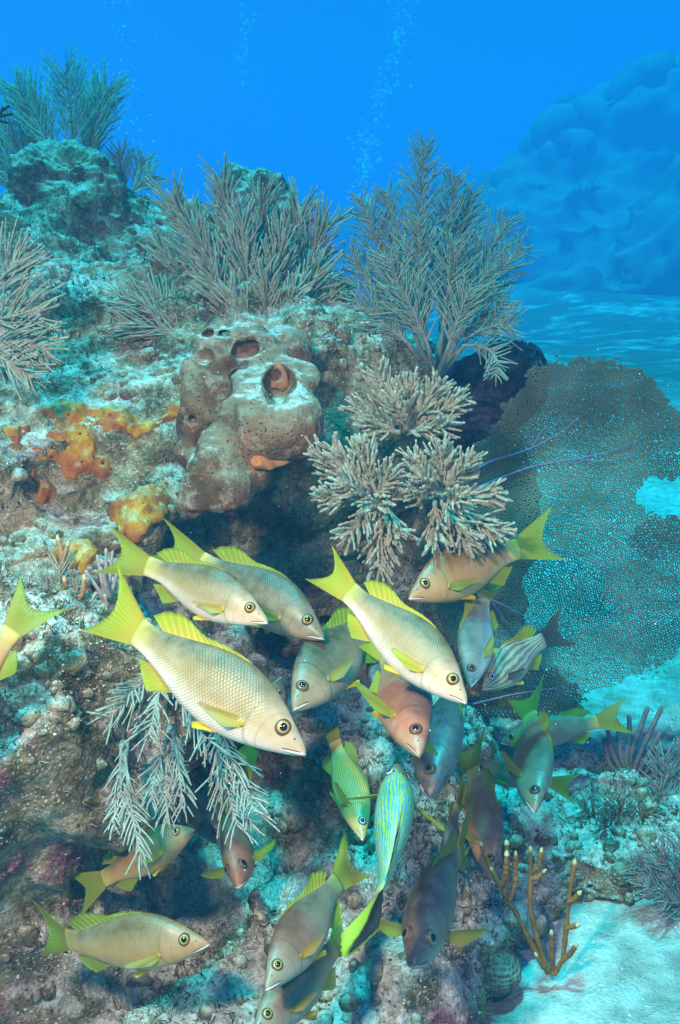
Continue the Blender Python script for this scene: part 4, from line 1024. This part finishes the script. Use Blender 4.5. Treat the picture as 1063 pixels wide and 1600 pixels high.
FISH_N = [0]
def fish(label, nose, tailp, up, skin='tan', fins='yellow', pect='clear', spread=(14, 14), bend=0.0, tailbend=0.0, dors=1.0, fat=1.0, iris=None, lip=None,
         pelvic=1.0, tailfin=None, deep=1.0, tail_open=1.0, tail_roll=0.0, tail_len=1.0, tail_fork=1.0, pect_len=.21, pect_drop=0.0, group='school of yellow tailed fish over the reef', cat_='fish', name='reef_fish', eye=1.0):
    FISH_N[0] += 1; sd = FISH_N[0]; g = np.random.default_rng(sd)
    if bend == 0: bend = g.uniform(-.16, .16)
    if tailbend == 0: tailbend = g.uniform(-.35, .35)
    N, T = P(*nose), P(*tailp); X = N - T; L = np.linalg.norm(X); X /= L
    Z = V(*up); Z -= X * np.dot(X, Z); Z /= np.linalg.norm(Z); Y = np.cross(Z, X)
    root = bpy.data.objects.new(name, None); col.objects.link(root); root.empty_display_size = .03
    mid = (N + T) / 2
    mw = Matrix.Identity(4)
    for i in range(3):
        mw[i][0], mw[i][1], mw[i][2], mw[i][3] = X[i], Y[i], Z[i], mid[i]
    root.matrix_world = mw
    tag(root, label, cat_, group)
    def W(p):
        p = np.asarray(p, float).copy(); u = .5 - p[:, 0]; k = np.maximum(u - .30, 0)
        p[:, 2] *= deep
        off = bend * k ** 2 + tailbend * np.maximum(u - .85, 0) ** 1.3
        p[:, 1] += off
        return p * L
    def part(nm, v, f, mat, parent=root, uv=None):
        o = bpy.data.objects.new(nm, mk_mesh(nm, W(v), f, mat, uv)); col.objects.link(o); o.parent = parent
        return o
    # body
    NU, NV = 66, 36
    uu = np.concatenate((np.linspace(0, .1, 14)[:-1], np.linspace(.1, 1, NU - 13)))
    th = np.linspace(0, 2 * np.pi, NV, endpoint=False)
    U, TH = np.meshgrid(uu, th, indexing='ij')
    p = body_pt(U.ravel(), TH.ravel(), fat)
    i = np.arange(NU * NV).reshape(NU, NV)
    q = np.stack((i[:-1], i[1:], np.roll(i, -1, 1)[1:], np.roll(i, -1, 1)[:-1]), -1).reshape(-1, 4)
    uv = np.stack((U.ravel(), 1 - np.where(TH > np.pi, 2 * np.pi - TH, TH).ravel() / np.pi), 1)
    cap = np.array([(.5 + .006, 0, -.002), (-.503, 0, 0)]); p = np.concatenate((p, cap)); n0 = NU * NV
    tri = np.concatenate((np.stack((np.roll(i[0], -1), np.full(NV, n0), i[0]), 1), np.stack((i[-1], np.full(NV, n0 + 1), np.roll(i[-1], -1)), 1)))
    part('body', p, [q, tri], SK[skin], uv=np.concatenate((uv, [(0, .5), (1, .5)])))
    F1, FP, FT = FN[fins], FN[pect], FN[tailfin or fins]
    ysl = np.array((0, 1.0, 0))
    # caudal fin
    s_ = np.linspace(-1, 1, 15); o_ = tail_open
    Bt = np.stack((np.full(15, -.475) - .0 * s_, 0 * s_, .064 * s_), 1)
    Tt = np.stack((-.5 - (.185 + .145 * tail_fork * np.abs(s_) ** 1.5) * tail_len, .012 * np.sin(s_ * 3), s_ * .208 * o_ * (1 - .08 * np.abs(s_))), 1)
    tr_ = math.radians(tail_roll); ysl = np.array((0, math.cos(tr_), math.sin(tr_)))
    for q_ in (Tt,): q_[:, 1], q_[:, 2] = q_[:, 1] * math.cos(tr_) - q_[:, 2] * math.sin(tr_), q_[:, 1] * math.sin(tr_) + q_[:, 2] * math.cos(tr_)
    part('tail_fin', *sheet(Bt, Tt, ysl, 34, 8, .005, edge=.02, seed=sd)[:2], FT, uv=sheet(Bt, Tt, ysl, 34, 8, .005, edge=.02, seed=sd)[2])
    ysl = np.array((0, 1.0, 0))
    # dorsal fin: spiny front, soft rear lobe
    ud = np.linspace(.27, .86, 22)
    ht = np.interp(ud, [.27, .30, .36, .44, .52, .60, .64, .70, .76, .82, .86], [.0, .005, .008, .008, .007, .010, .026, .064, .080, .062, .025]) * dors
    sw = np.interp(ud, [.27, .6, .7, .86], [.05, .055, .075, .10])
    Bd = np.stack((.5 - ud, 0 * ud, prof(ud, TOP) - .006), 1); Td = Bd + np.stack((-sw, .004 * np.sin(ud * 40), ht + .006), 1)
    a = sheet(Bd, Td, ysl, 44, 6, .004, edge=.06, seed=sd + 1); part('dorsal_fin', a[0], a[1], F1, uv=a[2])
    # anal fin
    ua = np.linspace(.66, .83, 10)
    Ba = np.stack((.5 - ua, 0 * ua, prof(ua, BOT) + .008), 1)
    Ta = Ba + np.stack((-np.linspace(.10, .085, 10), 0 * ua, -np.interp(ua, [.66, .70, .78, .83], [.055, .085, .055, .02])), 1)
    a = sheet(Ba, Ta, ysl, 24, 6, .004, edge=.05, seed=sd + 2); part('anal_fin', a[0], a[1], F1, uv=a[2])
    # pelvic fins
    for sg in (1, -1):
        up_ = np.array((.355, .385)); z0 = prof(up_, BOT) + .018
        Bp = np.array([(.5 - .35, sg * .030, z0[0]), (.5 - .36, sg * .026, z0[0]), (.5 - .375, sg * .020, z0[1]), (.5 - .385, sg * .016, z0[1])])
        Tp = Bp + np.array([(-.13, sg * .03, -.050), (-.145, sg * .022, -.034), (-.12, sg * .014, -.022), (-.08, sg * .008, -.012)]) * pelvic
        a = sheet(Bp, Tp, (0, 1, .5 * sg), 14, 6, .0035, seed=sd + 3); part('pelvic_fin', a[0], a[1], FN['gold'] if fins in ('yellow', 'lime') else F1, uv=a[2])
    # pectoral fins, each opened by its own angle
    for sg, sp_ in ((1, spread[0]), (-1, spread[1])):
        pb = body_pt(np.array([.285]), np.array([1.85 * sg]), fat)[0]
        an = math.radians(sp_); ax = np.array((-math.cos(an), sg * math.sin(an), -.22 - pect_drop)); ax /= np.linalg.norm(ax)
        hz = np.array((0, 0, 1.0)); hz -= ax * hz @ ax; hz /= np.linalg.norm(hz); nn = np.cross(ax, hz)
        s4 = np.linspace(-1, 1, 9)
        Bq = pb + np.outer(s4, hz) * .022 + np.array((.006, -sg * .006, 0))
        lr = np.interp(s4, [-1, -.6, 0, .5, 1], [.30, .52, .80, 1.0, .93]) * pect_len
        Tq = pb + ax * lr[:, None] + np.outer(s4, hz) * .047 * (.5 + 1.2 * pect_len)
        a = sheet(Bq, Tq, nn, 22, 7, .003, cup=.02 * sg, edge=.03, seed=sd + 4 + sg); pf = part('pectoral_fin', a[0], a[1], FP, uv=a[2])
        part('fin_base', *blob_mesh(pb + np.array((.004, 0, 0)), (.012, .006, .017)), FN['yellow'] if fins != 'dark' else F1, parent=pf)
    # eyes: dark rim, iris, pupil
    ir = iris or M_IRIS
    for sg in (1, -1):
        e0 = body_pt(np.array([.125]), np.array([1.02 * sg]), fat)[0]
        d1 = body_pt(np.array([.145]), np.array([1.02 * sg]), fat)[0] - body_pt(np.array([.105]), np.array([1.02 * sg]), fat)[0]
        d2 = body_pt(np.array([.125]), np.array([1.17 * sg]), fat)[0] - body_pt(np.array([.125]), np.array([.87 * sg]), fat)[0]
        nn = np.cross(d1, d2); nn /= np.linalg.norm(nn); nn *= np.sign(nn[1]) * sg
        a1 = d1 / np.linalg.norm(d1); a2 = np.cross(nn, a1)
        def dome(r0, r1, hgt, lift, k=28, m=6):
            t = np.linspace(0, 2 * np.pi, k, endpoint=False); rr = np.linspace(r1, r0, m)
            hz = lift + hgt * np.sqrt(np.maximum(0, 1 - (rr / r0) ** 2)) if r1 < r0 else lift + 0 * rr
            v = e0 + (rr[:, None, None] * (a1 * np.cos(t)[:, None] + a2 * np.sin(t)[:, None])) + (nn * hz[:, None, None])
            ii = np.arange(k * m).reshape(m, k)
            f = np.stack((ii[:-1], np.roll(ii, -1, 1)[:-1], np.roll(ii, -1, 1)[1:], ii[1:]), -1).reshape(-1, 4)
            f = f if sg > 0 else f
            return v.reshape(-1, 3), f
        s0 = eye * .92
        eo = part('eye', *dome(.040 * s0, .0005, .015, -.004), M_RIM)
        part('iris', *dome(.0345 * s0, .0005, .0165, -.0025), ir, parent=eo)
        part('pupil', *dome(.0205 * s0, .0005, .0085, .0088), M_PUP, parent=eo)
    # lower lip and the line of the mouth
    um = np.concatenate((np.linspace(.085, .004, 9), [.0], np.linspace(.004, .085, 9))); sg = np.concatenate((np.ones(9), [0], -np.ones(9)))
    def along(zf, out):
        th_ = np.clip(np.arccos(np.clip(zf, -1, 1)), 0, np.pi)
        v = body_pt(um, th_ * np.where(sg == 0, 1, sg), fat); v[:, 1] = np.where(sg == 0, 0, v[:, 1] * out); v[9, 0] += .008
        return v
    pl = along(np.full(19, -.42) - um * 2.2, 1.0)
    v, fs = tubes(poly2(pl, 30)[None], np.interp(np.linspace(0, 1, 30), [0, .2, .5, .8, 1], [.002, .0065, .0085, .0065, .002])[None], 7)
    part('lip', v, fs, lip or M_LIP)
    pl = along(np.full(19, -.12) - um * 4.2, 1.005)
    v, fs = tubes(poly2(pl, 30)[None], np.full((1, 30), .0026), 5)
    part('mouth', v, fs, M_MOUTH)
    # nostrils
    for sg_ in (1, -1):
        e1 = body_pt(np.array([.062]), np.array([.95 * sg_]), fat)[0]
        part('nostril', *blob_mesh(e1, (.006, .003, .004)), M_MOUTH)
    return root
def blob_mesh(c, r, k=10, m=7):
    t = np.linspace(0, 2 * np.pi, k, endpoint=False); f_ = np.linspace(.05, np.pi - .05, m)
    v = np.stack((np.outer(np.cos(f_), np.ones(k)), np.outer(np.sin(f_), np.cos(t)), np.outer(np.sin(f_), np.sin(t))), -1) * np.asarray(r) + np.asarray(c)
    i = np.arange(k * m).reshape(m, k)
    return v.reshape(-1, 3), np.stack((i[:-1], np.roll(i, -1, 1)[:-1], np.roll(i, -1, 1)[1:], i[1:]), -1).reshape(-1, 4)

fish('largest pinkish tan fish with a wide yellow tail, diving right in the foreground', (477, 1176, .90), (203, 986, .98), (.57, .76, .10), 'tan', 'yellow', 'clear', (8, 8), bend=.1, tailbend=.15)
fish('tan yellow tailed fish upper left, pale shadow line across its flank, above the largest fish', (418, 972, 1.06), (228, 884, 1.14), (.36, .9, .12), 'tan', 'lime', 'clear', (10, 10), bend=.1, tailbend=-.5, tail_open=.9)
fish('dim olive fish half hidden behind the upper left fish, only its snout brightly lit', (506, 997, 1.18), (325, 880, 1.30), (.5, .85, .12), 'olive', 'lime', 'olive', (10, 10), tail_open=.75)
fish('centre fish with pale silvery flank diving right, its bright yellow tail against the dark recess', (729, 1097, .94), (548, 926, 1.05), (.62, .76, .12), 'tan', 'yellow', 'yellow', (12, 12), bend=-.1, tail_open=.72)
fish('fish facing left under the cream soft coral, upper right of the school', (640, 934, 1.30), (800, 858, 1.42), (-.25, .95, .05), 'sandy', 'lime', 'olive', (14, 14), deep=1.1, bend=.1)
fish('bluish fish seen along its back, nose down just right of the centre fish', (735, 1072, 1.26), (757, 932, 1.40), (-.8, .25, .55), 'blue', 'lime', 'olive', (10, 10), iris=M_IRISD)
fish('striped grunt with a black tail, facing left in front of the sea fan', (754, 1076, 1.34), (845, 1000, 1.44), (-.5, .8, .25), 'pale_grunt', 'lime', 'dark', (14, 14), iris=M_IRISB, tailfin='dark', deep=1.2, dors=1.2, name='grunt', group='grunts among the school')
fish('shaded tan fish behind the snout of the largest fish, facing down left', (458, 1108, 1.12), (580, 968, 1.30), (-.72, .62, .2), 'olive', 'lime', 'clear', (10, 30), deep=1.1, iris=M_IRISD)
fish('rust coloured fish heading down with both yellow pectoral fins held out', (656, 1180, .98), (598, 1015, 1.17), (.6, .15, .72), 'rust', 'yellow', 'lime', (72, 72), fat=1.1, pect_len=.30, iris=M_IRISD, lip=M_LIPD)
fish('dark striped grunt with a white lip, heading down behind the rust coloured fish', (672, 1246, 1.14), (694, 1060, 1.36), (.25, .1, .95), 'blue_grunt', 'olive', 'olive', (20, 60), fat=1.25, iris=M_IRISD, name='grunt', group='grunts among the school')
fish('blue lined grunt mostly hidden behind the rust coloured fish, its flank at the left', (612, 1135, 1.22), (596, 975, 1.36), (-.6, .2, .7), 'blue_grunt', 'olive', 'dark', (12, 12), iris=M_IRISD, deep=1.1, name='grunt', group='grunts among the school')
fish('yellow grunt with thin silvery stripes, head down left of the green striped grunt', (568, 1312, 1.06), (524, 1160, 1.20), (.8, .1, .45), 'gold_grunt', 'olive', 'olive', (20, 55), iris=M_IRISB, name='grunt', group='grunts among the school', tail_open=.5, deep=.8, fat=.85)
fish('green and blue striped grunt seen from above, its yellow tail blotched black', (622, 1194, 1.06), (604, 1400, .93), (.10, .10, 1.0), 'green_grunt', 'striped', 'lime', (66, 66), iris=M_IRISB, name='grunt', group='grunts among the school', tailbend=.3, bend=.05, dors=.3, tailfin='striped', fat=1.4, pect_len=.30, tail_open=.62, tail_roll=55, tail_len=2.4, tail_fork=-.5)
fish('dark brown fish nose down with both eyes showing, right of the green striped grunt', (646, 1508, 1.02), (702, 1335, 1.30), (-.25, .12, .95), 'dark', 'olive', 'olive', (45, 60), fat=1.1, iris=M_IRISD, lip=M_LIPD)
fish('narrow dark fish half hidden behind the dark brown nose down fish', (702, 1372, 1.38), (709, 1262, 1.52), (-.3, .15, .9), 'dark', 'olive', 'olive', (30, 50), iris=M_IRISD, lip=M_LIPD)
fish('reddish grey fish diving behind the tips of the ochre branching coral', (768, 1372, 1.40), (738, 1200, 1.56), (.62, .12, .75), 'rust', 'olive', 'olive', (40, 60), fat=1.0, iris=M_IRISD, lip=M_LIPD)
fish('slim grey fish nose down, pectoral fins out, in front of two fish at the right', (836, 1268, 1.36), (822, 1112, 1.57), (.40, .15, .9), 'grey', 'olive', 'olive', (62, 50), fat=1.0, iris=M_IRISD)
fish('grey fish facing left with its yellow tail beside the thick fingered gorgonian', (783, 1160, 1.84), (935, 1128, 1.80), (.1, 1.0, .05), 'grey', 'lime', 'olive', (12, 12), iris=M_IRISD)
fish('grey fish facing left behind the slim nose down fish, yellow tail pointing right', (738, 1200, 1.66), (862, 1222, 1.62), (.05, 1.0, .2), 'grey', 'lime', 'olive', (14, 14), iris=M_IRISD, deep=1.1)
fish('pale grey fish peeping out over the back of the grey fish beside the gorgonian', (912, 1106, 2.06), (800, 1092, 2.1), (0, 1.0, .1), 'blue', 'olive', 'olive', (12, 12), iris=M_IRISD)
fish('upper one of two grey tan fish side by side pointing down left', (416, 1545, .98), (534, 1375, 1.14), (-.66, .55, .42), 'grey', 'yellow', 'clear', (12, 38), bend=-.1)
fish('lower one of two grey tan fish side by side, cut off by the bottom edge', (396, 1618, 1.0), (530, 1478, 1.16), (-.62, .6, .42), 'grey', 'lime', 'clear', (12, 44))
fish('sandy orange fish swimming level to the right above the rubble at the lower left', (326, 1474, 1.10), (95, 1476, 1.16), (.02, 1.0, .1), 'sandy', 'lime', 'clear', (16, 16), tailbend=.4)
fish('dull tan fish behind the drooping plumes, yellow tail towards the lower left', (303, 1296, 1.28), (165, 1372, 1.34), (.35, .93, .1), 'sandy', 'lime', 'yellow', (14, 30), lip=M_LIPD)
fish('fish coming head on out of the cave with a white lower lip', (373, 1384, 1.22), (372, 1262, 1.46), (-.05, .3, .95), 'rust', 'olive', 'lime', (40, 55), iris=M_IRISD)
fish('faint bluish fish in the dark of the cave behind the head on fish', (350, 1320, 1.55), (258, 1215, 1.66), (.5, .8, .3), 'blue', 'olive', 'olive', (14, 14), iris=M_IRISD, lip=M_LIPD)
fish('fish cut off by the left edge, showing only its yellow tail and hind fins', (-150, 1190, .98), (20, 985, 1.06), (-.72, .68, .1), 'sandy', 'lime', 'clear', (12, 12))
fish('fish mostly hidden behind the chin of the largest fish, its yellow tail pointing down', (440, 1060, 1.34), (404, 1160, 1.42), (.6, .3, .6), 'olive', 'yellow', 'olive', (12, 12), iris=M_IRISD)

# ------------------------------------------------------------------ small growth and grit on the rock
def scatter(n, seed, clump=None, up=0.0, box=None):
    g = np.random.default_rng(seed)
    tri = RV[RF]; c = tri.mean(1); nrm = np.cross(tri[:, 2] - tri[:, 0], tri[:, 3] - tri[:, 1]); ar = np.linalg.norm(nrm, axis=1) + 1e-12; nrm /= ar[:, None]
    vw = c - CAM; dist = np.linalg.norm(vw, axis=1); fc = -(vw * nrm).sum(1) / dist
    wgt = ar * (fc > -.25) / dist ** 2
    if clump: wgt = wgt * np.clip(vnoise(c * clump[0], clump[1]) + clump[2], 0, 1)
    wgt = wgt * (nrm[:, 2] > up)
    k = g.choice(len(c), n, p=wgt / wgt.sum()); a, b = g.random((2, n, 1))
    q = tri[k]
    return (q[:, 0] * (1 - a) + q[:, 1] * a) * (1 - b) + (q[:, 3] * (1 - a) + q[:, 2] * a) * b, nrm[k], g
def turf(name, n, L, r, cols, seed, clump, per=4, label='x'):
    p, nr, g = scatter(n, seed, clump)
    p = np.repeat(p, per, 0); nr = np.repeat(nr, per, 0); N = len(p)
    d = nr + g.normal(0, .55, (N, 3)) + np.array((0, 0, .25)); d /= np.linalg.norm(d, axis=1, keepdims=True)
    c = g.normal(0, .45, (N, 3)); ln = L * g.uniform(.4, 1.3, N)
    u = np.linspace(0, 1, 4)[None, :, None]
    pts = (p - nr * .002)[:, None] + (d[:, None] * u + c[:, None] * u * u) * ln[:, None, None]
    v, fs = tubes(pts, r * np.broadcast_to(np.array([1, .95, .8, .4]), (N, 4)), 3)
    return tag(obj(name, v, fs, simple_mat(name + '_skin', *cols, 18, .95, .001), smooth=True), kind='stuff')
turf('algae_turf', 9000, .013, .0008, ((.035, .032, .010), (.17, .135, .045)), 61, (5, 3, .1), 4)
turf('pale_turf', 9000, .009, .0009, ((.16, .13, .08), (.45, .40, .28)), 62, (6, 8, .05), 3)
turf('red_turf', 2600, .011, .0009, ((.05, .008, .016), (.24, .06, .09)), 63, (4, 15, -.15), 4)
OCT = np.array([(1, 0, 0), (-1, 0, 0), (0, 1, 0), (0, -1, 0), (0, 0, 1), (0, 0, -1)], float)
OCF = np.array([(0, 2, 4), (2, 1, 4), (1, 3, 4), (3, 0, 4), (2, 0, 5), (1, 2, 5), (3, 1, 5), (0, 3, 5)])
def grains(name, p, g, r0, r1, a, b, flat=.6):
    n = len(p); R3 = g.uniform(r0, r1, (n, 1, 1)) * g.uniform(.5, 1.3, (n, 6, 1)) * OCT[None]
    an = g.uniform(0, 6.28, n); ca, sa = np.cos(an), np.sin(an)
    x_, y_ = R3[..., 0] * ca[:, None] - R3[..., 1] * sa[:, None], R3[..., 0] * sa[:, None] + R3[..., 1] * ca[:, None]
    v = np.stack((x_, y_, R3[..., 2] * flat), -1) + p[:, None]
    f = OCF[None] + (np.arange(n) * 6)[:, None, None]
    M = Mat(name + '_skin'); nz = M.noise(M.coord('Object'), 70, 2); c = M.ramp(nz, [(.35, a), (.65, b)])
    return tag(obj(name, v.reshape(-1, 3), f.reshape(-1, 3), M.fin(c, .9, .2), smooth=False), kind='stuff')
p, nr, g = scatter(3200, 66, (5, 21, .25), -.5); bv, bf = blob_mesh((0, 0, 0), (1, 1, 1), 8, 6)
rr = .005 + .016 * g.random(len(p)) ** 2.5
v = (p - nr * rr[:, None] * .3)[:, None] + bv[None] * rr[:, None, None] * g.uniform(.6, 1.25, (len(p), 1, 3)); v = v.reshape(-1, 3)
v = v + fbm(v, [(45, .007), (100, .004), (200, .0015)], 8)[:, None] * (v - np.repeat(p, len(bv), 0)) / np.repeat(rr, len(bv))[:, None]
tag(obj('rock_nodules', v, (bf[None] + (np.arange(len(p)) * len(bv))[:, None, None]).reshape(-1, 4), reef_material('nodule_rock', .75, .54, .8, 1.2, 8.2)), kind='stuff')
p, nr, g = scatter(12000, 71, (7, 4, .3), -.3); grains('shell_grit', p + nr * .0008, g, .0010, .0036, (.22, .15, .10), (.58, .50, .42))
p, nr, g = scatter(5000, 72, (7, 9, .2), -.3); grains('dark_grit', p + nr * .0008, g, .0010, .0032, (.02, .016, .012), (.14, .09, .05))
SB = SAND_OBJ.data
SBV = BVHTree.FromPolygons([q.co.copy() for q in SB.vertices], [tuple(q.vertices) for q in SB.polygons])
def sand_points(n, seed, thr):
    g = np.random.default_rng(seed); out = []
    q = np.stack((g.uniform(-1.2, 2.4, n), g.uniform(.9, 4.0, n) ** 1.0, np.zeros(n)), 1)
    q = q[vnoise(q * 2.6, 5) + .6 * vnoise(q * 7, 6) > thr]
    for x_, y_, _ in q:
        h_ = SBV.ray_cast(Vector((x_, y_, 1)), Vector((0, 0, -1)))
        if h_[0] is not None: out.append(h_[0])
    return np.array(out), g
p, g = sand_points(26000, 81, -.05); grains('coral_rubble', p, g, .0015, .009, (.14, .11, .07), (.58, .53, .43), .5)
p, g = sand_points(14000, 82, -.3); grains('sand_grit', p, g, .0012, .004, (.35, .31, .25), (.85, .82, .76), .6)
p, g = sand_points(14000, 83, .15)
u = np.linspace(0, 1, 4)[None, :, None]; d = g.normal(0, .6, (len(p), 1, 3)) + np.array((0, 0, 1.0))
v, fs = tubes(p[:, None] + d * u * g.uniform(.006, .02, (len(p), 1, 1)), np.full((len(p), 4), .0009), 3)
tag(obj('sand_algae', v, fs, simple_mat('sand_algae_skin', (.04, .04, .015), (.16, .14, .06), 20)), kind='stuff')

# ------------------------------------------------------------------ divers' bubbles and drifting specks
def bubbles(name, line, n, spread, r0, r1, seed, label):
    g = np.random.default_rng(seed); t = g.random(n) ** 1.1; pl = poly(np.array(line, float), 40)
    c = np.stack([np.interp(t * 39, np.arange(40), pl[:, j]) for j in range(3)], 1)
    c[:, :2] += g.normal(0, spread, (n, 2)) * (.35 + .9 * np.abs(np.sin(t * 11 + seed)))[:, None]; c[:, 2] += g.normal(0, .3, n)
    w_ = PA(c); r = r0 + (r1 - r0) * g.random(n) ** 3
    bv, bf = blob_mesh((0, 0, 0), (1, 1, .72), 8, 6)
    v = w_[:, None] + bv[None] * r[:, None, None]; f = bf[None] + (np.arange(n) * len(bv))[:, None, None]
    if 'bubble_skin' in bpy.data.materials: m = bpy.data.materials['bubble_skin']
    else:
        M = Mat('bubble_skin'); m = M.fin((.85, .92, .95), .15, .6)
        tr = M.n('ShaderNodeBsdfTransparent'); mx = M.n('ShaderNodeMixShader'); mx.inputs[0].default_value = .74
        M.t.links.new(M.b.outputs[0], mx.inputs[1]); M.t.links.new(tr.outputs[0], mx.inputs[2]); M.t.links.new(mx.outputs[0], M.out.inputs[0])
    tag(obj(name, v.reshape(-1, 3), f.reshape(-1, 4), m), kind='stuff')
bubbles('bubbles', [(556, 330, 9), (566, 280, 9), (582, 200, 9), (600, 140, 9), (622, 60, 9), (632, -30, 9)], 800, 11, .003, .020, 1, '')
bubbles('bubbles', [(205, 215, 9), (196, 120, 9), (185, 40, 9), (178, -30, 9)], 300, 24, .003, .018, 2, '')
bubbles('bubbles', [(378, 130, 9), (386, 60, 9), (396, -30, 9)], 200, 9, .003, .017, 3, '')
bubbles('bubbles', [(577, 312, 9), (579, 322, 9)], 40, 4, .01, .045, 4, '')
g = np.random.default_rng(44); n = 110
c = np.stack((g.uniform(200, 1063, n), g.uniform(500, 1500, n), g.uniform(.75, 1.6, n)), 1)
grains('drifting_specks', PA(c), g, .0003, .0008, (.6, .6, .6), (.85, .85, .85), 1.0)
